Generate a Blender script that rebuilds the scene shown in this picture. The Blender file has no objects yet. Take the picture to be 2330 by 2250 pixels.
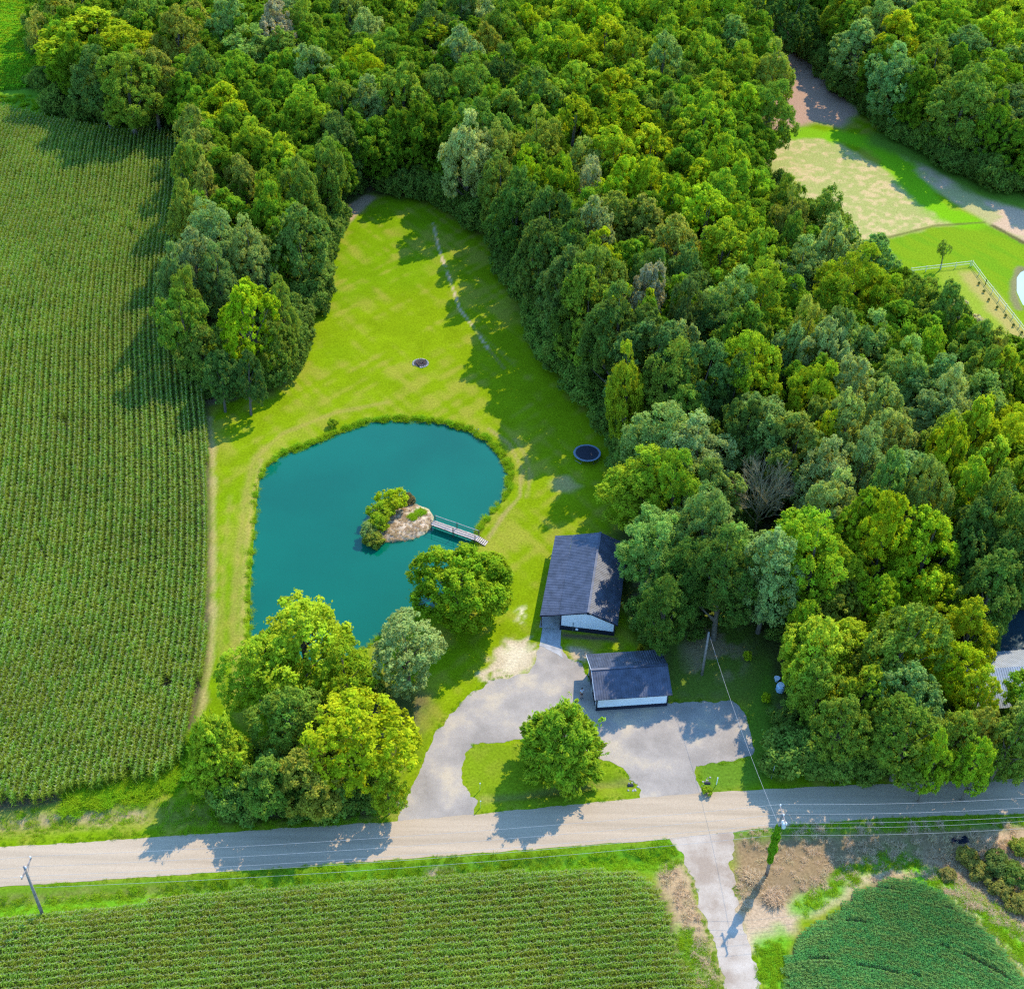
import bpy, bmesh, math, random
import numpy as np
from mathutils import Vector, Matrix, Quaternion
rnd = random.Random(7); NR = np.random.RandomState(11)
sc = bpy.context.scene
C = sc.collection
PI = math.pi
# ------------------------------------------------------------------ camera, world, sun, exposure
CAM_H = 121.0; PITCH = math.radians(40.0); FPX = 2950.0; CX, CY = 1165.0, 1125.0; ROLL = math.radians(1.3)
cd = bpy.data.cameras.new('camera'); cam = bpy.data.objects.new('camera', cd); C.objects.link(cam)
cd.sensor_fit = 'HORIZONTAL'; cd.sensor_width = 36.0; cd.lens = FPX / 2330.0 * 36.0
cd.clip_start = 1.0; cd.clip_end = 6000.0
cam.location = (0, 0, CAM_H)
cam.rotation_euler = (Matrix.Rotation(PI/2 - PITCH, 4, 'X') @ Matrix.Rotation(ROLL, 4, 'Z')).to_euler()
sc.camera = cam
SUN_EL = math.radians(46.0); SUN_AZ = math.radians(34.0)      # azimuth from +Y towards +X
w = bpy.data.worlds.new('World'); sc.world = w; w.use_nodes = True
wn = w.node_tree.nodes; wl = w.node_tree.links
sky = wn.new('ShaderNodeTexSky'); sky.sky_type = 'NISHITA'; sky.sun_disc = False
sky.sun_elevation = SUN_EL; sky.sun_rotation = SUN_AZ; sky.ozone_density = 3.0; sky.air_density = 1.2; sky.dust_density = 0.2
bg = wn['Background']; tint = wn.new('ShaderNodeVectorMath'); tint.operation = 'MULTIPLY'; tint.inputs[1].default_value = (.74, 1.02, 1.24)
wl.new(sky.outputs[0], tint.inputs[0]); wl.new(tint.outputs[0], bg.inputs[0]); bg.inputs[1].default_value = 0.15
sd = bpy.data.lights.new('sun', 'SUN'); sun = bpy.data.objects.new('sun', sd); C.objects.link(sun)
sd.energy = 2.25; sd.angle = math.radians(0.5); sd.color = (1.0, 0.88, 0.66)
sv = Vector((math.sin(SUN_AZ)*math.cos(SUN_EL), math.cos(SUN_AZ)*math.cos(SUN_EL), math.sin(SUN_EL)))
sun.rotation_euler = sv.to_track_quat('Z', 'Y').to_euler()
sc.view_settings.view_transform = 'Standard'; sc.view_settings.look = 'None'
sc.view_settings.exposure = 1.6; sc.view_settings.gamma = 1.0
sc.render.engine = 'CYCLES'
sc.cycles.max_bounces = 6; sc.cycles.diffuse_bounces = 3; sc.cycles.glossy_bounces = 2; sc.cycles.transmission_bounces = 3
sc.cycles.transparent_max_bounces = 6; sc.cycles.use_denoising = False
sc.cycles.filter_width = 1.3

# ------------------------------------------------------------------ from photograph pixels to points on the ground
F_ = np.array([0, math.cos(PITCH), -math.sin(PITCH)]); R_ = np.array([1., 0, 0]); U_ = np.array([0, math.sin(PITCH), math.cos(PITCH)])
def at(x, y, z=0.0):                       # full-resolution photo pixel -> world point at height z
    u = (x-CX)/FPX; v = (CY-y)/FPX; c, s = math.cos(ROLL), math.sin(ROLL)
    d = F_ + R_*(u*c - v*s) + U_*(u*s + v*c)
    t = (z-CAM_H)/d[2]
    return np.array([0, 0, CAM_H]) + d*t
K = 2330/1960.0
def S(pts, z=0.0): return [tuple(at(p[0]*K, p[1]*K, z)[:2]) for p in pts]     # pixels of the 1960 px wide view
def proj(P):
    d = np.array(P, float)-np.array([0, 0, CAM_H]); q = d@F_; a = d@R_/q; b = d@U_/q; c, s = math.cos(ROLL), math.sin(ROLL)
    return CX+(a*c+b*s)*FPX, CY-(-a*s+b*c)*FPX

# ------------------------------------------------------------------ noise and polygons (numpy)
def vnoise(x, y, scale, seed):
    r = np.random.RandomState(seed).rand(256, 256)
    u = np.asarray(x, float)/scale+1000; v = np.asarray(y, float)/scale+1000
    i = np.floor(u).astype(int); j = np.floor(v).astype(int); fu = u-i; fv = v-j
    fu = fu*fu*(3-2*fu); fv = fv*fv*(3-2*fv)
    g = lambda a, b: r[a & 255, b & 255]
    return (g(i, j)*(1-fu)+g(i+1, j)*fu)*(1-fv)+(g(i, j+1)*(1-fu)+g(i+1, j+1)*fu)*fv
def fbm(x, y, scale, seed, o=4):
    s = 0; a = 1; t = 0
    for k in range(o):
        s = s+a*vnoise(x, y, scale/2**k, seed+k); t += a; a *= .55
    return s/t
def seg_dist(x, y, pts, closed=True):
    d = np.full(np.shape(x), 1e9); n = len(pts)
    for i in range(n if closed else n-1):
        ax, ay = pts[i]; bx, by = pts[(i+1) % n]; dx, dy = bx-ax, by-ay; L = dx*dx+dy*dy+1e-12
        t = np.clip(((x-ax)*dx+(y-ay)*dy)/L, 0, 1)
        d = np.minimum(d, np.hypot(x-ax-t*dx, y-ay-t*dy))
    return d
def inside(x, y, pts):
    r = np.zeros(np.shape(x), bool); n = len(pts)
    for i in range(n):
        ax, ay = pts[i]; bx, by = pts[(i+1) % n]
        if ay == by: continue
        c = ((ay > y) != (by > y)) & (x < (bx-ax)*(y-ay)/(by-ay)+ax)
        r ^= c
    return r
def sdist(x, y, pts):                                              # negative inside
    d = seg_dist(x, y, pts)
    return np.where(inside(x, y, pts), -d, d)
def smooth(a, b, x):
    t = np.clip((x-a)/(b-a), 0, 1); return t*t*(3-2*t)

# ------------------------------------------------------------------ object helpers
def tag(o, label=None, cat=None, group=None, kind=None):
    if label: o['label'] = label
    if cat: o['category'] = cat
    if group: o['group'] = group
    if kind: o['kind'] = kind
    return o
def link(name, data, parent=None):
    o = bpy.data.objects.new(name, data); C.objects.link(o)
    if parent: o.parent = parent
    return o
def empty(name, loc, rz=0.0):
    o = bpy.data.objects.new(name, None); C.objects.link(o); o.location = loc; o.rotation_euler = (0, 0, rz)
    o.empty_display_size = .3
    return o
def qmesh(name, V, mats, attrs=None, midx=None, smooth_=False):    # V (N,4,3) quads -> mesh
    V = np.ascontiguousarray(V, dtype=np.float32); n = len(V)
    me = bpy.data.meshes.new(name)
    me.vertices.add(n*4); me.vertices.foreach_set('co', V.reshape(-1))
    me.loops.add(n*4); me.loops.foreach_set('vertex_index', np.arange(n*4, dtype=np.int32))
    me.polygons.add(n); me.polygons.foreach_set('loop_start', np.arange(0, n*4, 4, dtype=np.int32))
    if midx is not None: me.polygons.foreach_set('material_index', np.asarray(midx, np.int32))
    for k, a in (attrs or {}).items():
        at_ = me.attributes.new(k, 'FLOAT', 'POINT'); at_.data.foreach_set('value', np.repeat(np.asarray(a, np.float32), 4))
    for m in (mats if isinstance(mats, (list, tuple)) else [mats]): me.materials.append(m)
    me.update(calc_edges=True); return me
class MB:
    """collects solids for one mesh"""
    def __init__(s): s.v = []; s.f = []
    def add(s, v, f):
        o = len(s.v); s.v += [tuple(p) for p in v]; s.f += [tuple(i+o for i in q) for q in f]; return s
    def box(s, c, d, rz=0, M=None):
        x, y, z = d[0]/2, d[1]/2, d[2]/2
        v = [Vector((a*x, b*y, e*z)) for e in (-1, 1) for a, b in ((-1, -1), (1, -1), (1, 1), (-1, 1))]
        R = M or Matrix.Rotation(rz, 3, 'Z')
        v = [R@p+Vector(c) for p in v]
        return s.add(v, [(3, 2, 1, 0), (4, 5, 6, 7), (0, 1, 5, 4), (1, 2, 6, 5), (2, 3, 7, 6), (3, 0, 4, 7)])
    def bar(s, a, b, wx, wz):
        a = Vector(a); b = Vector(b); d = b-a; q = d.to_track_quat('Y', 'Z').to_matrix()
        return s.box((a+b)/2, (wx, d.length, wz), M=q)
    def tube(s, pts, rad, n=8, cap=True):
        pts = [Vector(p) for p in pts]; m = len(pts); rad = rad if isinstance(rad, (list, tuple)) else [rad]*m
        vs = []
        for i, p in enumerate(pts):
            d = (pts[min(i+1, m-1)]-pts[max(i-1, 0)]).normalized()
            x = d.orthogonal().normalized() if i == 0 else (x-d*x.dot(d)).normalized()
            y = d.cross(x)
            for k in range(n):
                a = 2*PI*k/n; vs.append(p+(x*math.cos(a)+y*math.sin(a))*rad[i])
        f = [(i*n+k, i*n+(k+1) % n, (i+1)*n+(k+1) % n, (i+1)*n+k) for i in range(m-1) for k in range(n)]
        if cap: f += [tuple(reversed(range(n))), tuple((m-1)*n+k for k in range(n))]
        return s.add(vs, f)
    def lathe(s, c, prof, n=24):
        m = len(prof); vs = [(c[0]+r*math.cos(2*PI*k/n), c[1]+r*math.sin(2*PI*k/n), c[2]+z) for r, z in prof for k in range(n)]
        f = [(i*n+k, i*n+(k+1) % n, (i+1)*n+(k+1) % n, (i+1)*n+k) for i in range(m-1) for k in range(n)]
        f += [tuple(reversed(range(n))), tuple((m-1)*n+k for k in range(n))]
        return s.add(vs, f)
    def rock(s, c, r, seed):
        q = random.Random(seed); n = 7
        vs = [(c[0], c[1], c[2]+r*.75)]
        for t, zz in ((.75, .5), (1., .05), (.8, -.35)):
            for k in range(n):
                a = 2*PI*k/n; rr = r*t*q.uniform(.75, 1.2); vs.append((c[0]+rr*math.cos(a), c[1]+rr*math.sin(a), c[2]+r*zz*q.uniform(.8, 1.1)))
        f = [(0, 1+k, 1+(k+1) % n) for k in range(n)]
        for j in range(2): f += [(1+j*n+k, 1+(j+1)*n+k, 1+(j+1)*n+(k+1) % n, 1+j*n+(k+1) % n) for k in range(n)]
        f += [tuple(1+2*n+k for k in range(n))[::-1]]
        return s.add(vs, f)
    def build(s, name, m, parent=None, bevel=0.0, sm=False):
        me = bpy.data.meshes.new(name); me.from_pydata(s.v, [], s.f)
        if m: me.materials.append(m)
        b = bmesh.new(); b.from_mesh(me); bmesh.ops.recalc_face_normals(b, faces=b.faces[:])
        if bevel > 0: bmesh.ops.bevel(b, geom=b.edges[:], offset=bevel, segments=1, affect='EDGES')
        b.to_mesh(me); b.free()
        if sm: me.polygons.foreach_set('use_smooth', [True]*len(me.polygons))
        me.update(); return link(name, me, parent)

# ------------------------------------------------------------------ materials
def mat(name, col=(.5, .5, .5), rough=.8, metal=0.0, var=0.0, scale=3.0, bump=0.0, spec=0.3, col2=None):
    m = bpy.data.materials.new(name); m.use_nodes = True; nt = m.node_tree; N = nt.nodes; L = nt.links
    b = N['Principled BSDF']; b.inputs['Roughness'].default_value = rough; b.inputs['Metallic'].default_value = metal
    b.inputs['Specular IOR Level'].default_value = spec
    if var > 0 or col2:
        tc = N.new('ShaderNodeTexCoord'); no = N.new('ShaderNodeTexNoise'); no.inputs['Scale'].default_value = scale
        no.inputs['Detail'].default_value = 8; no.inputs['Roughness'].default_value = .65; L.new(tc.outputs['Object'], no.inputs['Vector'])
        r = N.new('ShaderNodeValToRGB'); c2 = col2 or tuple(c*(1-var) for c in col)
        r.color_ramp.elements[0].color = (*c2, 1); r.color_ramp.elements[0].position = .35
        r.color_ramp.elements[1].color = (*tuple(min(1, c*(1+var*.6)) for c in col), 1); r.color_ramp.elements[1].position = .66
        L.new(no.outputs['Fac'], r.inputs[0]); L.new(r.outputs[0], b.inputs['Base Color'])
        if bump > 0:
            bp = N.new('ShaderNodeBump'); bp.inputs['Strength'].default_value = bump; bp.inputs['Distance'].default_value = .03
            L.new(no.outputs['Fac'], bp.inputs['Height']); L.new(bp.outputs[0], b.inputs['Normal'])
    else: b.inputs['Base Color'].default_value = (*col, 1)
    return m
def leaf_mat(name, col=None, trans=.35, objcol=False, hue=.5, jitter=.45, patch=0.0):
    """leaves: colour x per-leaf variation, part of the light passes through"""
    m = bpy.data.materials.new(name); m.use_nodes = True; nt = m.node_tree; N = nt.nodes; L = nt.links
    for n in list(N): N.remove(n)
    out = N.new('ShaderNodeOutputMaterial')
    if objcol:
        oi = N.new('ShaderNodeObjectInfo'); base = oi.outputs['Color']
    else:
        rg = N.new('ShaderNodeRGB'); rg.outputs[0].default_value = (*col, 1); base = rg.outputs[0]
    a = N.new('ShaderNodeAttribute'); a.attribute_name = 'v'
    mr = N.new('ShaderNodeMapRange'); mr.inputs[3].default_value = 1-jitter; mr.inputs[4].default_value = 1+jitter
    L.new(a.outputs['Fac'], mr.inputs[0])
    mx = N.new('ShaderNodeVectorMath'); mx.operation = 'SCALE'; L.new(base, mx.inputs[0]); L.new(mr.outputs[0], mx.inputs['Scale'])
    cur = mx.outputs[0]
    a2 = N.new('ShaderNodeAttribute'); a2.attribute_name = 'h'                 # per-clump hue drift
    hs = N.new('ShaderNodeHueSaturation'); m2 = N.new('ShaderNodeMapRange'); m2.inputs[3].default_value = .475; m2.inputs[4].default_value = .525
    L.new(a2.outputs['Fac'], m2.inputs[0]); L.new(m2.outputs[0], hs.inputs['Hue']); L.new(cur, hs.inputs['Color']); cur = hs.outputs[0]
    if patch:
        ge = N.new('ShaderNodeNewGeometry'); no = N.new('ShaderNodeTexNoise'); no.inputs['Scale'].default_value = .07; no.inputs['Detail'].default_value = 5
        L.new(ge.outputs['Position'], no.inputs['Vector']); m3 = N.new('ShaderNodeMapRange')
        m3.inputs[1].default_value = .3; m3.inputs[2].default_value = .7; m3.inputs[3].default_value = 1-patch; m3.inputs[4].default_value = 1+patch
        L.new(no.outputs['Fac'], m3.inputs[0]); v2 = N.new('ShaderNodeVectorMath'); v2.operation = 'SCALE'; L.new(cur, v2.inputs[0]); L.new(m3.outputs[0], v2.inputs['Scale']); cur = v2.outputs[0]
    di = N.new('ShaderNodeBsdfDiffuse'); tr = N.new('ShaderNodeBsdfTranslucent'); mi = N.new('ShaderNodeMixShader'); mi.inputs[0].default_value = trans
    L.new(cur, di.inputs[0])
    ty = N.new('ShaderNodeVectorMath'); ty.operation = 'MULTIPLY'; ty.inputs[1].default_value = (1.25, 1.15, .5); L.new(cur, ty.inputs[0]); L.new(ty.outputs[0], tr.inputs[0])
    L.new(di.outputs[0], mi.inputs[1]); L.new(tr.outputs[0], mi.inputs[2])
    L.new(mi.outputs[0], out.inputs[0])
    return m
M_LEAF = leaf_mat('tree_leaves', objcol=True, trans=.42)
M_CORN = leaf_mat('corn_leaves', (.200, .295, .032), .42, patch=.14, jitter=.7)
M_TASSEL = leaf_mat('corn_tassel', (.42, .42, .22), .3)
M_SOY = leaf_mat('soybean_leaves', (.125, .275, .065), .36, patch=.25, jitter=.55)
M_SOY2 = leaf_mat('soybean_leaves_far', (.24, .42, .015), .4, patch=.15)
M_GRASS = leaf_mat('grass_blades', (.21, .38, .012), .4, patch=.25)
M_STRAW = leaf_mat('dry_grass_blades', (.55, .42, .24), .3)
M_REED = leaf_mat('bank_grass_blades', (.24, .40, .012), .42)
M_BARK = mat('bark', (.14, .115, .085), .9, var=.5, scale=4, bump=.5)
M_TWIG = mat('bare_twigs', (.42, .35, .18), .9, var=.3, scale=2)
M_ROOF = mat('dark_roof_metal', (.060, .068, .095), .45, .25, var=.42, scale=.9, spec=.5)
M_WHITE = mat('white_siding', (.70, .74, .78), .55, var=.07, scale=1.5)
M_TRIM = mat('dark_trim', (.012, .014, .03), .5)
M_CONC = mat('concrete', (.33, .32, .31), .9, var=.25, scale=1.2, bump=.2)
M_WOOD = mat('weathered_planks', (.46, .38, .32), .85, var=.35, scale=3, bump=.3)
M_DWOOD = mat('dark_wood', (.09, .065, .05), .85, var=.4, scale=4)
M_POLE = mat('pole_wood', (.22, .19, .17), .85, var=.35, scale=3)
M_INS = mat('insulator_white', (.75, .72, .78), .35)
M_STEEL = mat('grey_steel', (.3, .31, .33), .4, .7)
M_WIRE = mat('wire_aluminium', (.36, .36, .36), .6, .2)
M_STONE = mat('pale_stone', (.36, .33, .30), .9, var=.4, scale=3, bump=.3)
M_BLACK = mat('black_fabric', (.012, .015, .025), .7)
M_ASH = mat('ash', (.05, .048, .055), .95, var=.6, scale=4)
M_FENCE = mat('cream_fence_paint', (.66, .66, .46), .6)
M_RUST = mat('rusted_steel', (.16, .07, .04), .8, var=.4)
M_BLUE = mat('pale_blue_plastic', (.42, .60, .78), .4)

# ------------------------------------------------------------------ outlines read off the photograph (1960 px view), laid on the ground
CORN = S([(-160, 205), (0, 212), (70, 228), (140, 245), (240, 262), (322, 262), (362, 290), (372, 420), (380, 600), (392, 740), (401, 815), (404, 860), (405, 1050), (404, 1190), (400, 1262), (386, 1330), (372, 1400), (352, 1470), (318, 1500), (250, 1508), (170, 1520), (100, 1540), (0, 1556), (-200, 1580)])
TOPFIELD = S([(-200, -120), (250, -120), (150, -20), (100, 60), (80, 120), (75, 165), (0, 178), (-200, 200)])
POND = S([(479, 1240), (480, 1180), (482, 1120), (487, 1040), (491, 985), (499, 915), (512, 890), (545, 868), (600, 848), (650, 826), (700, 808), (760, 802), (830, 806), (890, 820), (930, 842), (958, 868), (973, 898), (972, 928), (955, 958), (930, 985), (912, 1010), (905, 1035), (897, 1065), (880, 1110), (850, 1150), (800, 1180), (740, 1205), (690, 1240), (620, 1262), (540, 1268)])
ISLE = S([(698, 1012), (708, 985), (722, 965), (745, 957), (775, 958), (800, 962), (822, 970), (832, 985), (829, 1003), (815, 1019), (790, 1029), (760, 1033), (725, 1034), (704, 1030)])
ROAD = S([(-260, 1641), (0, 1622), (370, 1597), (740, 1573), (905, 1559), (1225, 1527), (1400, 1514), (1600, 1504), (1960, 1489), (2300, 1474), (2300, 1542), (1960, 1557), (1700, 1565), (1500, 1581), (1280, 1606), (660, 1652), (250, 1681), (0, 1697), (-260, 1716)])
DRIVE = S([(762, 1577), (775, 1537), (800, 1480), (815, 1440), (840, 1395), (868, 1362), (900, 1330), (940, 1303), (985, 1296), (1012, 1285), (1026, 1262), (1034, 1236), (1046, 1225), (1075, 1236), (1085, 1262), (1112, 1270), (1118, 1290), (1150, 1352), (1285, 1345), (1340, 1344), (1400, 1341), (1420, 1352), (1432, 1390), (1442, 1432), (1436, 1447), (1395, 1456), (1331, 1466), (1335, 1492), (1348, 1517), (1348, 1527), (1223, 1538), (1225, 1513), (1214, 1499), (1195, 1475), (1160, 1457), (1090, 1430), (1010, 1416), (950, 1420), (905, 1425), (893, 1440), (886, 1470), (888, 1502), (900, 1525), (912, 1532), (906, 1568)])
TRACK = S([(1282, 1600), (1402, 1590), (1400, 1640), (1405, 1700), (1414, 1745), (1432, 1790), (1447, 1860), (1460, 1960), (1405, 1990), (1387, 1893), (1374, 1840), (1350, 1760), (1334, 1700), (1308, 1640)])
LOWER = S([(-200, 1790), (0, 1761), (100, 1752), (230, 1736), (330, 1718), (460, 1700), (600, 1690), (760, 1678), (900, 1672), (1090, 1664), (1200, 1668), (1262, 1700), (1288, 1760), (1300, 1830), (1345, 1893), (1390, 2000), (1420, 2200), (-200, 2200)])
SOY = S([(1500, 2100), (1498, 1893), (1500, 1850), (1525, 1795), (1570, 1765), (1605, 1745), (1640, 1705), (1690, 1680), (1755, 1680), (1810, 1710), (1850, 1745), (1905, 1800), (1960, 1868), (2050, 1990), (2100, 2200)])
HAY = S([(1455, 300), (1480, 262), (1530, 250), (1590, 262), (1620, 285), (1700, 330), (1770, 390), (1850, 428), (1790, 432), (1690, 456), (1600, 470), (1520, 420)])
HAY2 = S([(1715, 292), (1780, 315), (1870, 372), (1960, 400), (2100, 420), (2100, 520), (1960, 462), (1885, 425), (1830, 390), (1760, 345)])
LANE = S([(1330, -160), (1400, -160), (1440, 0), (1520, 80), (1580, 140), (1645, 215), (1610, 245), (1560, 235), (1500, 250), (1470, 262), (1480, 150), (1440, 60), (1410, 0)])
FARLAWN = S([(1690, 456), (1790, 431), (1885, 425), (1960, 462), (2100, 520), (2100, 760), (1960, 700), (1850, 650), (1700, 540)])
POND2 = S([(1951, 530), (1958, 520), (1975, 512), (2080, 505), (2100, 600), (2000, 600), (1962, 580), (1951, 556)])
POND3 = S([(1900, 1172), (1960, 1168), (2100, 1170), (2100, 1290), (1960, 1275), (1915, 1250)])

# ------------------------------------------------------------------ the ground: one sheet, finer inside the picture
def axis(a, b, st, far):
    core = list(np.arange(a, b+st*.5, st)); g = st; lo = [a]; hi = [core[-1]]
    while lo[-1] > -far: g *= 1.35; lo.append(lo[-1]-g)
    while hi[-1] < far: g2 = (hi[-1]-core[-1])*.35+st*1.35; hi.append(hi[-1]+g2)
    return np.array(lo[1:][::-1]+core+hi[1:])
XS = axis(-150, 150, .42, 3500); YS = axis(52, 385, .42, 4200)
GX, GY = np.meshgrid(XS, YS)
gx = GX.ravel(); gy = GY.ravel()
n1 = fbm(gx, gy, 9, 1); n2 = fbm(gx, gy, 2.6, 21); n3 = fbm(gx, gy, 30, 41); n4 = vnoise(gx, gy, .55, 77)
wob = (n2-.5)*2.4
col = np.zeros((len(gx), 3))
def setc(c): return np.array(c)[None, :]
def lay(mask, c):
    global col
    col = col*(1-mask[:, None])+setc(c)*mask[:, None]
# mown lawn: yellow-green with dry drifts along two mowing directions
a1 = vnoise(gx*.8+gy*.6, (gx*-.6+gy*.8)/6, 1.0, 5); a2 = vnoise(gx*.75-gy*.66, (gx*.66+gy*.75)/6, 1.1, 6)
dry = smooth(.50, .80, .42*n1+.34*a1+.34*a2+.10*(n2-.5))
G1 = np.array((.175, .250, .004)); G2 = np.array((.100, .215, .003)); TAN = np.array((.33, .265, .045))
base = G1[None]*(1-smooth(.4, .65, n3)[:, None]*.45)+G2[None]*(smooth(.4, .65, n3)[:, None]*.45)
base = base*(.84+.32*n2[:, None])*(.93+.14*n4[:, None])
col[:] = base*(1-.50*dry[:, None])+TAN[None]*(.50*dry[:, None])
far = smooth(380, 600, gy)+smooth(160, 260, np.abs(gx)); far = np.clip(far, 0, 1)
lay(far*.6, (.09, .16, .02))
def zone(poly, c, soft=.8, warp=1.0, op=1.0, tex=None):
    sd_ = sdist(gx, gy, poly)+wob*warp
    m = (1-smooth(-soft, soft, sd_))*op
    if tex is not None: m = m*tex
    lay(m, c)
def strip(line, width, c, soft=.3, warp=.3, op=1.0, tex=None):
    d = seg_dist(gx, gy, S(line), closed=False)+wob*warp
    m = (1-smooth(width/2-soft, width/2+soft, d))*op
    if tex is not None: m = m*tex
    lay(m, c)
# soil and undergrowth beneath the woods
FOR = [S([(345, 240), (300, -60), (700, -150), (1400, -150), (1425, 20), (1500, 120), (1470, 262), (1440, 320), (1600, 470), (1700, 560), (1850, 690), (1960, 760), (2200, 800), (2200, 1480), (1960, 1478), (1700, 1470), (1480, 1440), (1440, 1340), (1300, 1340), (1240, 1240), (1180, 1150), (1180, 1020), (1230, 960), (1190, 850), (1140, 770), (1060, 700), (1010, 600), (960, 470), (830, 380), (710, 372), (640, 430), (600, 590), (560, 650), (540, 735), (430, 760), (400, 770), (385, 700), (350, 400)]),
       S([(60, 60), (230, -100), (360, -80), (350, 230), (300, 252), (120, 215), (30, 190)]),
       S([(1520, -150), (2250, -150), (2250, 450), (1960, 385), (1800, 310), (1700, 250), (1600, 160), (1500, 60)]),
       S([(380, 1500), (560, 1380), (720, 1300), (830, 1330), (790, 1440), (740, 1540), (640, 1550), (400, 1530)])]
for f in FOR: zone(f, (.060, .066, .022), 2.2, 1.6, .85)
leafl = smooth(.5, .62, n2)
for f in FOR: zone(f, (.17, .12, .07), 1.5, 1.0, .55, leafl)
zone(S([(1285, 1230), (1300, 1180), (1420, 1180), (1470, 1260), (1440, 1340), (1290, 1335)]), (.13, .20, .02), 1.5, 1, .7)
zone(S([(1300, 1240), (1330, 1200), (1400, 1200), (1440, 1260), (1400, 1300), (1320, 1290)]), (.32, .22, .12), 1.5, 1.2, .8, smooth(.4, .55, n2))
zone(S([(1440, 1340), (1470, 1270), (1500, 1400), (1560, 1470), (1340, 1530), (1335, 1470)]), (.10, .19, .015), 1.2, .6, .95)
# corn soil
zone(CORN, (.10, .085, .05), .8, .3); zone(LOWER, (.10, .085, .05), .7, .3); zone(SOY, (.11, .09, .05), .7, .3)
zone(TOPFIELD, (.15, .29, .02), 1, .5)
zone(S([(-100, 180), (75, 165), (130, 210), (100, 232), (0, 215), (-100, 215)]), (.13, .27, .02), 1.5, 1)
strip([(401, 800), (407, 860), (409, 1050), (408, 1190), (404, 1262), (391, 1330), (377, 1400), (357, 1472), (335, 1500)], .7, (.42, .33, .13), .35, .4, .7)
# dirt where the wood meets the lawn
strip([(705, 380), (680, 398), (650, 432), (632, 452)], 3.0, (.40, .27, .16), .6, .5)
strip([(632, 452), (618, 520), (600, 590), (560, 645)], 1.3, (.42, .29, .16), .5, .5, .85)
zone(S([(395, 745), (440, 738), (470, 748), (450, 762), (402, 775)]), (.22, .14, .10), .8, .4, .9)
# shallow trench line in the lawn
strip([(829, 427), (838, 470), (850, 505), (868, 555), (880, 592), (905, 625), (935, 668)], .42, (.50, .37, .22), .2, .2, 1, smooth(.18, .42, vnoise(gx, gy, 1.3, 51)))
strip([(935, 668), (965, 705)], .45, (.20, .17, .05), .2, .1, .7)
strip([(905, 625), (985, 700)], .3, (.2, .2, .05), .2, .2, .4)
# tyre tracks round the pond
strip([(452, 1330), (447, 1200), (455, 1060), (470, 950), (485, 880), (540, 830), (640, 790), (740, 770)], .9, (.32, .24, .06), .4, .3, .5)
strip([(470, 1330), (463, 1200), (470, 1060), (482, 960), (500, 880)], .6, (.36, .25, .08), .3, .3, .55)
strip([(425, 1330), (422, 1200), (430, 1060), (440, 950)], .6, (.33, .26, .06), .4, .3, .4)
strip([(935, 820), (975, 850), (1000, 900), (995, 950), (960, 990), (935, 1030)], .5, (.34, .24, .09), .25, .2, .65)
strip([(985, 840), (1005, 870), (1016, 910), (1008, 950)], .5, (.34, .24, .09), .25, .2, .5)
zone(S([(1050, 920), (1085, 912), (1110, 930), (1090, 945), (1060, 940)]), (.42, .32, .13), .8, .8, .7)
zone(S([(985, 1168), (1005, 1160), (1013, 1175), (1003, 1192), (983, 1188)]), (.62, .53, .33), .5, .7, .95, smooth(.3, .5, n4))
zone(S([(942, 1242), (972, 1227), (1012, 1230), (1030, 1250), (1022, 1280), (985, 1296), (952, 1300), (925, 1300), (935, 1265)]), (.50, .39, .25), .5, 1.5, .95, smooth(.22, .40, .5*n4+.5*n2)); zone(S([(955, 1248), (985, 1238), (1010, 1245), (1005, 1275), (970, 1285)]), (.60, .50, .33), .7, 1.4, .8)
zone(S([(1085, 1236), (1110, 1238), (1135, 1250), (1118, 1268), (1095, 1268)]), (.42, .31, .20), .4, .4, .95)
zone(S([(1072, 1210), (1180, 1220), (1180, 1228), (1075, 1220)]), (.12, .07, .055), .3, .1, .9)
# verges, ditches
strip([(-200, 1600), (0, 1578), (200, 1560), (420, 1555), (560, 1550), (740, 1552)], 3.2, (.21, .23, .035), 1.0, .6, .8)
strip([(-200, 1588), (0, 1574), (150, 1560), (270, 1556)], 1.3, (.40, .29, .14), .5, .6, .9, smooth(.3, .5, n2))
strip([(-200, 1606), (0, 1592), (150, 1578), (280, 1570)], 1.0, (.33, .24, .12), .5, .8, .8, smooth(.42, .58, n2))
strip([(420, 1552), (560, 1550), (700, 1552), (780, 1530)], 1.2, (.22, .15, .09), .5, .7, .8, smooth(.35, .5, n2))
strip([(-200, 1732), (0, 1712), (250, 1696), (660, 1666), (1280, 1622)], 2.0, (.12, .22, .012), .5, .3, .9)
strip([(-200, 1748), (0, 1727), (250, 1708), (660, 1680), (900, 1664), (1100, 1650)], 1.1, (.30, .25, .07), .5, .5, .75)
strip([(-200, 1770), (0, 1745), (250, 1726), (500, 1695), (700, 1678), (1000, 1660), (1260, 1645)], 2.2, (.11, .29, .012), .7, .6, .9)
strip([(1240, 1650), (1290, 1620)], 3.5, (.10, .25, .012), .8, .6, .8)
strip([(820, 1672), (835, 1667)], 1.0, (.45, .31, .2), .4, .3, .9); strip([(850, 1668), (862, 1668)], 1.0, (.45, .31, .2), .4, .3, .9)
strip([(930, 1528), (1000, 1522), (1110, 1505), (1200, 1497)], .9, (.26, .19, .08), .4, .4, .8)
zone(S([(888, 1420), (1160, 1440), (1225, 1510), (1220, 1530), (905, 1560), (886, 1480)]), (.155, .235, .012), .5, .1, .55)
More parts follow.
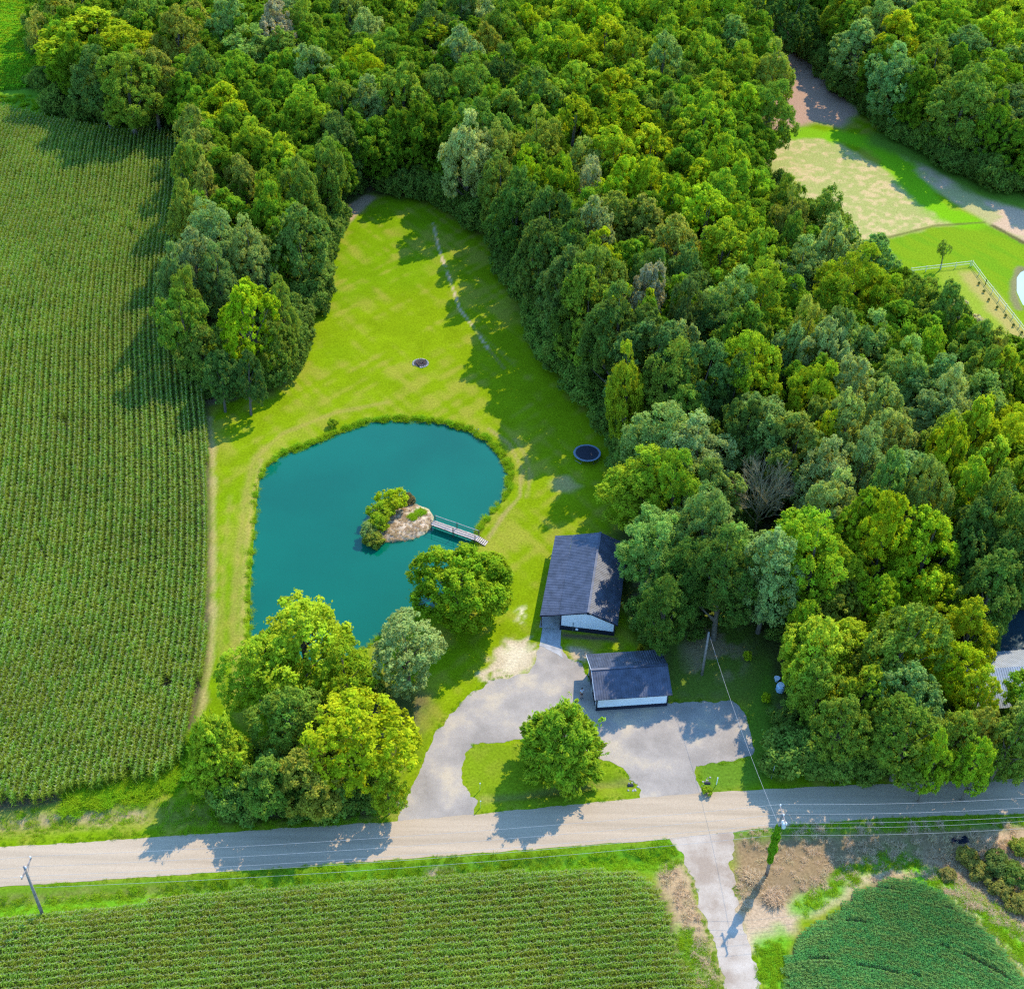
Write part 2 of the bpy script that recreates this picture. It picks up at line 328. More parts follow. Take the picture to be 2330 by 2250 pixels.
# dirt and weeds beside the south track
zone(S([(1265, 1650), (1310, 1655), (1335, 1715), (1352, 1770), (1375, 1850), (1400, 2000), (1350, 2000), (1330, 1893), (1300, 1790), (1290, 1730), (1262, 1690)]), (.40, .27, .15), 1.0, 1.2, .95)
zone(S([(1300, 1780), (1330, 1800), (1360, 1880), (1395, 2000), (1340, 2000), (1325, 1890)]), (.13, .30, .02), 1, 1.0, .9)
zone(S([(1405, 1598), (1500, 1590), (1700, 1583), (1960, 1575), (2200, 1570), (2200, 1900), (1960, 1800), (1800, 1700), (1700, 1655), (1600, 1690), (1500, 1770), (1440, 1790), (1412, 1740)]), (.235, .155, .085), 1.2, 1.0, .95)
zone(S([(1405, 1598), (1500, 1590), (1700, 1583), (1960, 1575), (2200, 1570), (2200, 1900), (1960, 1800), (1800, 1700), (1700, 1655), (1600, 1690), (1500, 1770), (1440, 1790), (1412, 1740)]), (.14, .17, .04), 1.2, 1.0, .6, smooth(.5, .64, n1))
strip([(1400, 1592), (1500, 1587), (1700, 1578), (1960, 1570), (2200, 1560)], 1.5, (.11, .20, .02), .5, .4, .9)
strip([(1440, 1800), (1500, 1755), (1590, 1715), (1640, 1685), (1720, 1655), (1760, 1668)], 2.2, (.50, .36, .22), .8, .9, .95)
strip([(1430, 1740), (1470, 1760), (1500, 1765)], 3.4, (.44, .31, .19), .9, .8, .9)
zone(S([(1450, 1800), (1500, 1780), (1520, 1800), (1500, 1850), (1500, 1893), (1510, 2000), (1470, 2000), (1462, 1860)]), (.12, .33, .015), 1.0, .8, .95)
strip([(1600, 1690), (1660, 1655), (1720, 1640), (1760, 1655)], 2.2, (.11, .26, .015), .7, .8, .9)
strip([(1530, 1740), (1560, 1720), (1600, 1700)], 2.0, (.12, .30, .015), .7, .8, .9)
strip([(1775, 1675), (1850, 1715), (1900, 1755), (1960, 1815), (2060, 1920)], 3.6, (.14, .38, .012), .8, .8, .95)
strip([(1800, 1695), (1860, 1745), (1910, 1795), (1960, 1850), (2060, 1970)], .8, (.50, .40, .22), .4, .3, .9)
strip([(1780, 1640), (1850, 1680), (1900, 1730), (1960, 1780), (2060, 1850)], 2.4, (.38, .25, .14), .8, .8, .9)
zone(S([(1880, 1600), (1960, 1590), (2100, 1590), (2100, 1660), (1960, 1640), (1910, 1630)]), (.48, .33, .20), .9, .9, .9)
# hay field, lane and far lawn
zone(FARLAWN, (.17, .27, .010), 1.5, .5); zone(FARLAWN, (.13, .26, .010), 1.5, .5, .8, smooth(.42, .6, .5*n1+.5*a1))
zone(HAY, (.50, .37, .17), 1.2, .8); zone(HAY, (.24, .30, .06), 1.2, .8, .70, smooth(.42, .62, .45*n1+.3*vnoise(gx, gy, 1.3, 91)+.25*vnoise(gx, gy, .6, 92)))
zone(HAY2, (.50, .34, .21), 1.2, .6); zone(HAY2, (.24, .32, .05), 1, .8, .5, smooth(.52, .66, n1))
zone(LANE, (.38, .235, .155), 1.5, .5)
strip([(1470, 262), (1500, 262), (1545, 255), (1590, 262)], 5, (.17, .33, .01), 1.2, 1.0)
strip([(1600, 262), (1680, 275), (1725, 320), (1760, 370), (1810, 408), (1850, 422)], 6.5, (.16, .36, .008), 1.5, 1.4)
strip([(1700, 270), (1800, 310), (1900, 365), (2100, 420)], 9, (.12, .22, .02), 2, 1)
strip([(1600, 480), (1690, 457), (1790, 432), (1885, 426)], .6, (.12, .12, .03), .3, .2, .8); strip([(1900, 432), (1960, 465), (2100, 525)], 1.0, (.09, .08, .03), .3, .3, .9)
zone(S([(1790, 520), (1850, 505), (1880, 540), (1930, 590), (2000, 660), (2050, 740), (1960, 700), (1830, 620)]), (.25, .31, .03), 1.2, .8, .8)
strip([(1862, 530), (1900, 580), (1960, 650), (2040, 720)], 3.6, (.40, .29, .10), 1.2, 1.0, .75)
strip([(1948, 590), (1940, 560), (1945, 530), (1955, 515)], 1.6, (.20, .17, .08), .5, .5, .9)
zone(ISLE, (.56, .44, .31), .6, .2); zone(ISLE, (.30, .24, .17), .6, .2, .7, smooth(.5, .62, vnoise(gx, gy, .8, 95)))
# relief
z = .05*(n1-.5)+.10*(n3-.5)+.03*(n2-.5)
sp = sdist(gx, gy, POND); isl = sdist(gx, gy, ISLE)
z = np.where(sp < 2.0, z-1.9*smooth(1.2, -2.2, sp), z); z = np.where(isl < 1.6, np.maximum(z, -1.9+1.75*smooth(1.0, -.5, isl)+.25*smooth(0, -2, isl)+.15*n2), z)
for P in (POND2, POND3):
    q = sdist(gx, gy, P); z = np.where(q < 2, z-1.5*smooth(1.0, -1.2, q), z)
lay((1-smooth(-.9, .35, sp))*(isl > 1.0), (.05, .06, .03))
def ditch(line, width, dep):
    global z
    z = z-dep*(1-smooth(0, width, seg_dist(gx, gy, S(line), closed=False)))
ditch([(-200, 1600), (0, 1584), (280, 1562), (560, 1550), (755, 1545)], 2.2, .5)
ditch([(930, 1526), (1000, 1520), (1110, 1503), (1205, 1494)], 1.5, .4)
ditch([(-200, 1752), (0, 1730), (250, 1708), (660, 1682), (1260, 1640)], 2.0, .45)
ditch([(1420, 1625), (1600, 1622), (1800, 1640), (1960, 1720)], 4, .6)
for P in (ROAD, DRIVE, TRACK):
    q = sdist(gx, gy, P); k = 1-smooth(.4, 2.0, q); z = z*(1-k)+.028*k
nx, ny = len(XS), len(YS)
me = bpy.data.meshes.new('ground')
me.vertices.add(nx*ny); me.vertices.foreach_set('co', np.stack([gx, gy, z], 1).astype(np.float32).ravel())
ii = (np.arange(ny-1)[:, None]*nx+np.arange(nx-1)[None]).ravel()
lo = np.stack([ii, ii+1, ii+1+nx, ii+nx], 1).astype(np.int32)
me.loops.add(lo.size); me.loops.foreach_set('vertex_index', lo.ravel())
me.polygons.add(len(lo)); me.polygons.foreach_set('loop_start', np.arange(0, lo.size, 4, dtype=np.int32))
me.polygons.foreach_set('use_smooth', np.ones(len(lo), bool))
ca = me.color_attributes.new('Col', 'FLOAT_COLOR', 'POINT')
ca.data.foreach_set('color', np.concatenate([np.clip(col, 0, 1), np.ones((len(col), 1))], 1).astype(np.float32).ravel())
me.update(calc_edges=True)
gm = bpy.data.materials.new('ground'); gm.use_nodes = True; N = gm.node_tree.nodes; L = gm.node_tree.links; b = N['Principled BSDF']
b.inputs['Roughness'].default_value = 1; b.inputs['Specular IOR Level'].default_value = 0
at_ = N.new('ShaderNodeAttribute'); at_.attribute_name = 'Col'; ge = N.new('ShaderNodeNewGeometry')
no = N.new('ShaderNodeTexNoise'); no.inputs['Scale'].default_value = 3.2; no.inputs['Detail'].default_value = 10; no.inputs['Roughness'].default_value = .75
L.new(ge.outputs['Position'], no.inputs['Vector'])
mr = N.new('ShaderNodeMapRange'); mr.inputs[1].default_value = .3; mr.inputs[2].default_value = .7; mr.inputs[3].default_value = .52; mr.inputs[4].default_value = 1.26; L.new(no.outputs['Fac'], mr.inputs[0])
vm = N.new('ShaderNodeVectorMath'); vm.operation = 'SCALE'; L.new(at_.outputs['Color'], vm.inputs[0]); L.new(mr.outputs[0], vm.inputs['Scale']); L.new(vm.outputs[0], b.inputs['Base Color'])
bp = N.new('ShaderNodeBump'); bp.inputs['Strength'].default_value = .5; bp.inputs['Distance'].default_value = .12; L.new(no.outputs['Fac'], bp.inputs['Height']); L.new(bp.outputs[0], b.inputs['Normal'])
me.materials.append(gm); ground = link('ground', me); tag(ground, kind='structure')
def gz(x, y):
    i = int(np.clip(np.searchsorted(XS, x), 1, nx-1)); j = int(np.clip(np.searchsorted(YS, y), 1, ny-1)); return float(z[j*nx+i])
def gzv(x, y):
    i = np.clip(np.searchsorted(XS, x), 1, nx-1); j = np.clip(np.searchsorted(YS, y), 1, ny-1); return z[j*nx+i]

# ------------------------------------------------------------------ road, drive, track, water: sheets a few mm apart
def rough_poly(poly, step, amp, seed):
    out = []; q = random.Random(seed); n = len(poly)
    for i in range(n):
        ax, ay = poly[i]; bx, by = poly[(i+1) % n]; d = math.hypot(bx-ax, by-ay); k = max(1, int(d/step))
        for j in range(k):
            t = j/k; px, py = ax+(bx-ax)*t, ay+(by-ay)*t
            nx_, ny_ = -(by-ay)/d, (bx-ax)/d
            o = amp*((float(vnoise(px, py, 1.1, seed))-.5)*1.5+(float(vnoise(px, py, .3, seed+3))-.5)*.8)
            out.append((px+nx_*o, py+ny_*o))
    return out
def sheet(name, poly, zz, m, **kw):
    me = bpy.data.meshes.new(name); bm = bmesh.new()
    f = bm.faces.new([bm.verts.new((p[0], p[1], zz)) for p in poly]); bmesh.ops.triangulate(bm, faces=[f])
    bmesh.ops.recalc_face_normals(bm, faces=bm.faces[:])
    for f in bm.faces:
        if f.normal.z < 0: f.normal_flip()
    bm.to_mesh(me); bm.free(); me.materials.append(m); o = link(name, me); tag(o, **kw); return o
def grav(name, c1, c2, c3, pat=.12, lines=None):
    m = bpy.data.materials.new(name); m.use_nodes = True; N = m.node_tree.nodes; L = m.node_tree.links; b = N['Principled BSDF']
    b.inputs['Roughness'].default_value = .95; b.inputs['Specular IOR Level'].default_value = .1
    ge = N.new('ShaderNodeNewGeometry')
    def nz(s, d, r=.6, stretch=None):
        n = N.new('ShaderNodeTexNoise'); n.inputs['Scale'].default_value = s; n.inputs['Detail'].default_value = d; n.inputs['Roughness'].default_value = r
        if stretch:
            mp = N.new('ShaderNodeMapping'); mp.inputs['Rotation'].default_value = (0, 0, stretch[1]); mp.inputs['Scale'].default_value = stretch[0]
            L.new(ge.outputs['Position'], mp.inputs[0]); L.new(mp.outputs[0], n.inputs['Vector'])
        else: L.new(ge.outputs['Position'], n.inputs['Vector'])
        return n
    a = nz(pat, 6, .6, lines); r = N.new('ShaderNodeValToRGB')
    r.color_ramp.elements[0].position = .38; r.color_ramp.elements[0].color = (*c1, 1); r.color_ramp.elements[1].position = .68; r.color_ramp.elements[1].color = (*c3, 1)
    e = r.color_ramp.elements.new(.53); e.color = (*c2, 1); L.new(a.outputs['Fac'], r.inputs[0])
    g = nz(9, 8, .8); mr = N.new('ShaderNodeMapRange'); mr.inputs[1].default_value = .3; mr.inputs[2].default_value = .7; mr.inputs[3].default_value = .78; mr.inputs[4].default_value = 1.2; L.new(g.outputs['Fac'], mr.inputs[0])
    v = N.new('ShaderNodeVectorMath'); v.operation = 'SCALE'; L.new(r.outputs[0], v.inputs[0]); L.new(mr.outputs[0], v.inputs['Scale']); L.new(v.outputs[0], b.inputs['Base Color'])
    bp = N.new('ShaderNodeBump'); bp.inputs['Strength'].default_value = .5; bp.inputs['Distance'].default_value = .04; L.new(g.outputs['Fac'], bp.inputs['Height']); L.new(bp.outputs[0], b.inputs['Normal'])
    return m
M_ROAD = grav('road_surface', (.335, .255, .170), (.38, .29, .195), (.42, .32, .215), .8, ((.04, 1.1, 1), math.radians(-4)))
M_GRAV = grav('driveway_gravel', (.245, .210, .175), (.31, .265, .22), (.42, .34, .235), .2)
M_TRAK = grav('track_gravel', (.29, .22, .16), (.375, .305, .235), (.43, .36, .285), .3)
sheet('road', rough_poly(ROAD, .5, .12, 3), .050, M_ROAD, kind='structure')
sheet('gravel_driveway', rough_poly(DRIVE, .3, .34, 4), .046, M_GRAV, kind='structure')
sheet('gravel_track', rough_poly(TRACK, .3, .5, 5), .042, M_TRAK, kind='structure')
sheet('concrete_pavement', [(4.35, 117.45), (6.75, 117.15), (6.55, 113.6), (3.95, 114.3)], .07, M_CONC, kind='structure')
sheet('concrete_apron', [(3.75, 114.5), (6.6, 113.9), (6.9, 112.2), (6.2, 112.9)], .06, M_CONC, kind='structure')
def water_mat(name, c, rough=.04, bump=.02):
    m = bpy.data.materials.new(name); m.use_nodes = True; N = m.node_tree.nodes; L = m.node_tree.links; b = N['Principled BSDF']
    b.inputs['Base Color'].default_value = (*c, 1); b.inputs['Roughness'].default_value = rough; b.inputs['IOR'].default_value = 1.33
    ge = N.new('ShaderNodeNewGeometry'); n = N.new('ShaderNodeTexNoise'); n.inputs['Scale'].default_value = 1.3; n.inputs['Detail'].default_value = 3; L.new(ge.outputs['Position'], n.inputs['Vector'])
    n2_ = N.new('ShaderNodeTexNoise'); n2_.inputs['Scale'].default_value = .05; n2_.inputs['Detail'].default_value = 4; L.new(ge.outputs['Position'], n2_.inputs['Vector'])
    r = N.new('ShaderNodeValToRGB'); r.color_ramp.elements[0].position = .35; r.color_ramp.elements[0].color = (*[x*.86 for x in c], 1); r.color_ramp.elements[1].position = .65; r.color_ramp.elements[1].color = (*[x*1.1 for x in c], 1)
    L.new(n2_.outputs['Fac'], r.inputs[0]); L.new(r.outputs[0], b.inputs['Base Color'])
    bp = N.new('ShaderNodeBump'); bp.inputs['Strength'].default_value = bump; bp.inputs['Distance'].default_value = .05; L.new(n.outputs['Fac'], bp.inputs['Height']); L.new(bp.outputs[0], b.inputs['Normal'])
    return m
def grow(poly, d):
    cx = sum(p[0] for p in poly)/len(poly); cy = sum(p[1] for p in poly)/len(poly)
    return [(p[0]+(p[0]-cx)/math.hypot(p[0]-cx, p[1]-cy)*d, p[1]+(p[1]-cy)/math.hypot(p[0]-cx, p[1]-cy)*d) for p in poly]
sheet('pond_water', grow(POND, .9), -.38, water_mat('pond_water', (.000, .094, .054)), kind='structure')
sheet('pond_water', grow(POND2, .5), -.3, water_mat('pale_pond_water', (.35, .42, .42), .15), kind='structure')  # whitish base colour paints the reflected sky into the water
sheet('pond_water', grow(POND3, .5), -.3, water_mat('dark_pond_water', (.02, .04, .05), .06, .5), kind='structure')
sheet('puddle_water', [tuple(at(2185+20*math.cos(a)*(1+.2*math.sin(3*a)), 1909+12*math.sin(a)*(1+.2*math.cos(2*a)))[:2]) for a in np.linspace(0, 2*PI, 15)[:-1]], -.02, mat('puddle_water', (.004, .006, .02), .1), kind='structure')

# ------------------------------------------------------------------ buildings
def frame2(o, u):
    v = (-u[1], u[0])
    return lambda a, b, z=0.0: Vector((o[0]+u[0]*a+v[0]*b, o[1]+u[1]*a+v[1]*b, z))
def slab_roof(name, P, a0, b0, z0, a1, b1, z1, along, m, parent, th=.09, pitch=.3, rib=.035):
    """corrugated roof plane: eave line (a0,b0)-(a1,b1) dirs in building frame. 'along' = (da,db,dz) from first edge to the other"""
    mb = MB(); L = math.hypot(a1-a0, b1-b0); n = int(L/pitch); v = []; f = []
    for i in range(n+1):
        for dx, h in ((0, 0), (.36, 0), (.5, rib), (.64, rib), (.78, 0)):
            t = min((i+dx)/n, 1)
            a = a0+(a1-a0)*t; b = b0+(b1-b0)*t; zz = z0+(z1-z0)*t
            v += [P(a, b, zz+h), P(a+along[0], b+along[1], zz+h+along[2])]
            if t >= 1: break
    k = len(v)//2
    f = [(2*i, 2*i+2, 2*i+3, 2*i+1) for i in range(k-1)]
    w_ = [p-Vector((0, 0, th)) for p in (P(a0, b0, z0), P(a1, b1, z1), P(a1+along[0], b1+along[1], z1+along[2]), P(a0+along[0], b0+along[1], z0+along[2]))]
    v += w_; o = 2*k
    f += [(o, o+3, o+2, o+1), (0, o, o+1, 2*k-2), (1, 2*k-1, o+2, o+3), (0, 1, o+3, o), (2*k-2, o+1, o+2, 2*k-1)]
    mb.add(v, f); return mb.build(name, m, parent)
def wallpoly(name, P, pts, th, nrm, m, parent):
    """wall polygon given by (a,b,z) points, thickened along the building-frame direction nrm"""
    v = [P(a, b, zz) for a, b, zz in pts]+[P(a+nrm[0]*th, b+nrm[1]*th, zz) for a, b, zz in pts]; n = len(pts)
    f = [tuple(range(n)), tuple(range(2*n-1, n-1, -1))]+[(i, (i+1) % n, n+(i+1) % n, n+i) for i in range(n)]
    mb = MB(); mb.add(v, f); return mb.build(name, m, parent)
def box_ab(mb, P, a0, a1, b0, b1, z0, z1):
    v = [P(a, b, zz) for zz in (z0, z1) for a, b in ((a0, b0), (a1, b0), (a1, b1), (a0, b1))]
    mb.add(v, [(3, 2, 1, 0), (4, 5, 6, 7), (0, 1, 5, 4), (1, 2, 6, 5), (2, 3, 7, 6), (3, 0, 4, 7)]); return mb
def rebase(root):                        # children were built in world space: keep them where they stand under the empty
    mw = root.matrix_basis.inverted()
    for c in root.children: c.matrix_parent_inverse = mw
# long barn
t = empty('barn', (10.0, 124, 0)); tag(t, 'long white barn with dark ribbed metal roof and open lean-to beside the gravel drive', 'barn')
P = frame2((6.62, 117.33), (.9905, -.1375)); L_ = 14.8; W_ = 6.95
g0, g1, zr, zw, ze = .0, L_, 4.0, 2.95, 2.42
wallpoly('gable_wall', P, [(0, 0, .75), (W_, 0, .75), (W_, 0, 2.35), (3.47, 0, 3.80), (0, 0, 2.80)], .12, (0, 1), M_WHITE, t)
wallpoly('gable_wall', P, [(0, g1, .02), (W_, g1, .02), (W_, g1, 2.35), (3.47, g1, 3.80), (0, g1, 2.80)], .12, (0, -1), M_WHITE, t)
wallpoly('side_wall', P, [(0.005, .13, .75), (0.005, g1-.13, .75), (0.005, g1-.13, 2.78), (0.005, .13, 2.78)], .12, (1, 0), M_WHITE, t)
wallpoly('side_wall', P, [(W_-.005, .13, .75), (W_-.005, g1-.13, .75), (W_-.005, g1-.13, 2.34), (W_-.005, .13, 2.34)], .12, (-1, 0), M_WHITE, t)
mb = MB(); box_ab(mb, P, -.02, W_+.02, -.03, .10, .0, .75); mb.build('wainscot', M_TRIM, t)
mb = MB(); box_ab(mb, P, -.02, .10, .11, g1-.14, 0, .75); mb.build('wainscot', M_TRIM, t)
mb = MB(); box_ab(mb, P, W_-.10, W_+.02, .11, g1-.14, 0, .75); mb.build('wainscot', M_TRIM, t)
mb = MB(); box_ab(mb, P, -.07, .09, -.06, -.032, .0, 2.74); mb.build('corner_trim', M_TRIM, t)
mb = MB(); box_ab(mb, P, W_-.1, W_+.06, -.06, -.032, 0, 2.33); mb.build('corner_trim', M_TRIM, t)
def sl(a): return 4.0-(3.47-a)*.325 if a < 3.47 else 4.0-(a-3.47)*.44
slab_roof('roof_slope', P, 3.47, g1+.35, 4.0, 3.47, -.35, 4.0, (-3.75, 0, -1.05), M_ROOF, t)
slab_roof('lean_to_roof', P, -.30, g1+.35, 2.945, -.30, -.35, 2.945, (-2.36, 0, -.50), M_ROOF, t)
slab_roof('roof_slope', P, 3.48, -.35, 3.995, 3.48, g1+.35, 3.995, (3.85, 0, -1.62), M_ROOF, t)
mb = MB(); mb.bar(P(3.47, -.37, 4.05), P(3.47, g1+.37, 4.05), .3, .04); mb.build('ridge_cap', M_ROOF, t)
mb = MB(); mb.bar(P(3.40, -.38, 3.86), P(-2.70, -.38, 2.27), .05, .16); mb.bar(P(3.54, -.38, 3.86), P(7.36, -.38, 2.28), .05, .16); mb.build('rake_trim', M_TRIM, t)
for k in range(5):
    mb = MB(); p = P(-2.5, .15+k*(g1-.3)/4); mb.box((p.x, p.y, 1.15), (.16, .16, 2.28)); mb.build('post', M_DWOOD, t)
mb = MB(); mb.bar(P(-2.5, -.1, 2.24), P(-2.5, g1+.1, 2.24), .1, .16); mb.build('beam', M_DWOOD, t)
mb = MB(); box_ab(mb, P, 3.3, 3.7, -.16, -.04, 3.35, 3.62); mb.build('gable_light', M_TRIM, t, .01)
mb = MB(); mb.tube([P(1.65, -.10, .05), P(1.65, -.10, 1.5), P(1.6, -.10, 1.62)], .04, 6); mb.build('downpipe', M_STEEL, t)
mb = MB(); box_ab(mb, P, 2.0, 2.32, -.22, -.04, .35, .62); mb.build('meter_box', M_WHITE, t, .02)
mb = MB(); box_ab(mb, P, -2.7, -.08, -.1, g1-.1, -.02, .085); mb.build('floor_slab', M_CONC, t)
rebase(t)
# garage
t = empty('garage', (15, 107, 0)); tag(t, 'small white garage with black base and dark ribbed gable roof at the gravel yard', 'garage')
P = frame2((10.8, 103.76), (.9931, .1174)); L_ = 8.68; W_ = 6.1
for a, d in ((0, 1), (L_, -1)):
    n_ = 'gable_wall'
    wallpoly(n_, P, [(a, 0, .6), (a, W_, .6), (a, W_, 2.78), (a, W_/2, 3.85), (a, 0, 2.78)], .1, (d, 0), M_WHITE, t)
wallpoly('side_wall', P, [(.1, 0, .6), (L_-.1, 0, .6), (L_-.1, 0, 2.8), (.1, 0, 2.8)], .1, (0, 1), M_WHITE, t)
wallpoly('side_wall', P, [(.1, W_, .6), (L_-.1, W_, .6), (L_-.1, W_, 2.8), (.1, W_, 2.8)], .1, (0, -1), M_WHITE, t)
mb = MB(); box_ab(mb, P, -.03, L_+.03, -.03, .09, 0, .6); mb.build('wainscot', M_TRIM, t)
mb = MB(); box_ab(mb, P, -.03, L_+.03, W_-.09, W_+.03, 0, .6); mb.build('wainscot', M_TRIM, t)
mb = MB(); box_ab(mb, P, -.03, .08, .1, W_-.1, 0, .6); mb.build('wainscot', M_TRIM, t)
mb = MB(); box_ab(mb, P, L_-.08, L_+.03, .1, W_-.1, 0, .6); mb.build('wainscot', M_TRIM, t)
for a, b_ in ((-.05, -.05), (L_-.09, -.05)):
    mb = MB(); box_ab(mb, P, a, a+.14, b_, b_+.12, .0, 2.75); mb.build('corner_trim', M_TRIM, t)
for b0 in (.45, 3.25):
    mb = MB(); box_ab(mb, P, -.06, -.035, b0, b0+2.4, .02, 2.25); d = mb.build('garage_door', M_TRIM, t)  # near-black panel stands for the shade inside the door opening
    mb = MB(); box_ab(mb, P, -.085, -.037, b0-.1, b0, .02, 2.36); box_ab(mb, P, -.085, -.037, b0+2.4, b0+2.5, .02, 2.36); box_ab(mb, P, -.085, -.037, b0, b0+2.4, 2.255, 2.36); mb.build('door_frame', M_WHITE, d)
mb = MB(); box_ab(mb, P, -.14, -.045, 2.98, 3.12, 2.45, 2.7); mb.build('wall_light', M_TRIM, t, .01)
slab_roof('roof_slope', P, -.35, -.62, 2.70, L_+.35, -.62, 2.70, (0, W_/2+.62, 1.33), M_ROOF, t)
slab_roof('roof_slope', P, L_+.35, W_+.78, 2.66, -.35, W_+.78, 2.66, (0, -(W_/2+.78), 1.36), M_ROOF, t)
mb = MB(); mb.bar(P(-.38, W_/2, 4.08), P(L_+.38, W_/2, 4.08), .3, .04); mb.build('ridge_cap', M_ROOF, t)
mb = MB(); mb.bar(P(-.37, -.60, 2.62), P(-.37, W_/2, 3.94), .04, .12); mb.bar(P(-.37, W_+.72, 2.60), P(-.37, W_/2+.04, 3.92), .04, .12); mb.build('rake_trim', M_WHITE, t)
rebase(t)
# house hidden under the trees
h0 = at(2212, 1640, 0)
t = empty('house', (h0[0]+4, h0[1]+4, 0)); tag(t, 'pale house glimpsed through the trees at the right edge near the road', 'house')
P = frame2((h0[0], h0[1]), (.993, .117)); M_PROOF = mat('pale_metal_roof', (.34, .36, .38), .4, .2, var=.15, scale=1)
for a, d in ((0, 1), (13, -1)): wallpoly('gable_wall', P, [(a, 0, 0), (a, 8, 0), (a, 8, 2.7), (a, 4, 4.6), (a, 0, 2.7)], .15, (d, 0), M_WHITE, t)
wallpoly('side_wall', P, [(.15, 0, 0), (12.85, 0, 0), (12.85, 0, 2.7), (.15, 0, 2.7)], .15, (0, 1), M_WHITE, t)
wallpoly('side_wall', P, [(.15, 8, 0), (12.85, 8, 0), (12.85, 8, 2.7), (.15, 8, 2.7)], .15, (0, -1), M_WHITE, t)
slab_roof('roof_slope', P, -.4, -.5, 2.62, 13.4, -.5, 2.62, (0, 4.5, 2.1), M_PROOF, t); slab_roof('roof_slope', P, 13.4, 8.5, 2.62, -.4, 8.5, 2.62, (0, -4.5, 2.1), M_PROOF, t)
for a in (2, 5.5, 9.5):
    mb = MB(); box_ab(mb, P, a, a+1.2, -.04, -.01, 1, 2.2); wd = mb.build('window', M_TRIM, t)
    mb = MB(); box_ab(mb, P, a-.08, a, -.06, -.005, .92, 2.28); box_ab(mb, P, a+1.2, a+1.28, -.06, -.005, .92, 2.28); box_ab(mb, P, a, a+1.2, -.06, -.005, 2.2, 2.28); mb.build('window_frame', M_WHITE, wd)
rebase(t)

# ------------------------------------------------------------------ footbridge
t = empty('footbridge', (-7.9, 135.4, 0)); tag(t, 'grey plank footbridge with rope-thin rails from the island to the pond bank', 'bridge')
A = Vector((-11.15, 137.12, .5)); B = Vector((-4.55, 133.94, .5)); u = (B-A).normalized(); P = frame2((A.x, A.y), (u.x, u.y)); Lb = (B-A).length
mb = MB(); q = random.Random(4); n = int(Lb/.2)
for k in range(n):
    a = k*Lb/n; mb.add([], []); box_ab(mb, P, a+.01, a+Lb/n-.012, -.52+q.uniform(-.03, .03), .52+q.uniform(-.03, .03), .46, .50+q.uniform(0, .012))
mb.build('deck', M_WOOD, t)
for s_ in (-.42, 0, .42): mb = MB(); box_ab(mb, P, 0, Lb, s_-.05, s_+.05, .27, .455); mb.build('beam', M_DWOOD, t)
for s_ in (-.58, .58):
    for a in (.15, Lb*.5, Lb-.2):
        mb = MB(); box_ab(mb, P, a-.05, a+.05, s_-.05, s_+.05, -1.4, 1.45); mb.build('post', M_DWOOD, t)
    mb = MB(); mb.tube([P(.1, s_, 1.40), P(Lb*.25, s_, 1.36), P(Lb*.5, s_, 1.40), P(Lb*.75, s_, 1.36), P(Lb-.15, s_, 1.40)], .045 if s_ > 0 else .03, 6); mb.build('handrail', M_WOOD if s_ > 0 else M_DWOOD, t)
    mb = MB(); mb.tube([P(.1, s_, .95), P(Lb-.15, s_, .95)], .022, 6); mb.build('mid_rail', M_DWOOD, t)
for k in range(5): mb = MB(); box_ab(mb, P, Lb+.04+k*.27, Lb+.24+k*.27, -.5, .5, .38-.08*k, .43-.08*k); mb.build('step', M_WOOD, t)
mb = MB(); mb.bar(P(Lb, -.5, .36), P(Lb+1.35, -.5, -.02), .06, .12); mb.bar(P(Lb, .5, .36), P(Lb+1.35, .5, -.02), .06, .12); mb.build('stringer', M_DWOOD, t)
rebase(t)

# ------------------------------------------------------------------ trampoline
c = at(1336, 1030, .8); t = empty('trampoline', (c[0], c[1], gz(c[0], c[1]))); tag(t, 'round dark blue trampoline standing on shaded grass', 'trampoline')
mb = MB(); mb.lathe((0, 0, .78), [(.01, .012), (1.72, .012), (1.72, 0), (.01, 0)], 40); mb.build('mat', M_BLACK, t)
M_PAD = mat('pad_grey_blue', (.13, .17, .23), .6)
mb = MB(); n = 40; v = []
for k in range(n):
    a = 2*PI*k/n
    for r, zz in ((1.76, .80), (2.04, .80), (2.06, .74), (1.76, .76)): v.append((r*math.cos(a), r*math.sin(a), zz))
mb.add(v, [(4*k+j, 4*((k+1) % n)+j, 4*((k+1) % n)+(j+1) % 4, 4*k+(j+1) % 4) for k in range(n) for j in range(4)]); mb.build('safety_pad', M_PAD, t)
mb = MB(); ring = [(1.98*math.cos(a), 1.98*math.sin(a), .70) for a in np.linspace(0, 2*PI, 33)]; mb.tube(ring, .025, 6, False); mb.build('rim', M_STEEL, t)
for k in range(4):
    a = PI/4+k*PI/2; p = lambda da, r, zz: (r*math.cos(a+da), r*math.sin(a+da), zz)
    mb = MB(); mb.tube([p(-.32, 1.98, .68), p(-.32, 1.98, .05), p(-.28, 1.98, .03), p(.28, 1.98, .03), p(.32, 1.98, .05), p(.32, 1.98, .68)], .022, 6); mb.build('leg', M_STEEL, t)

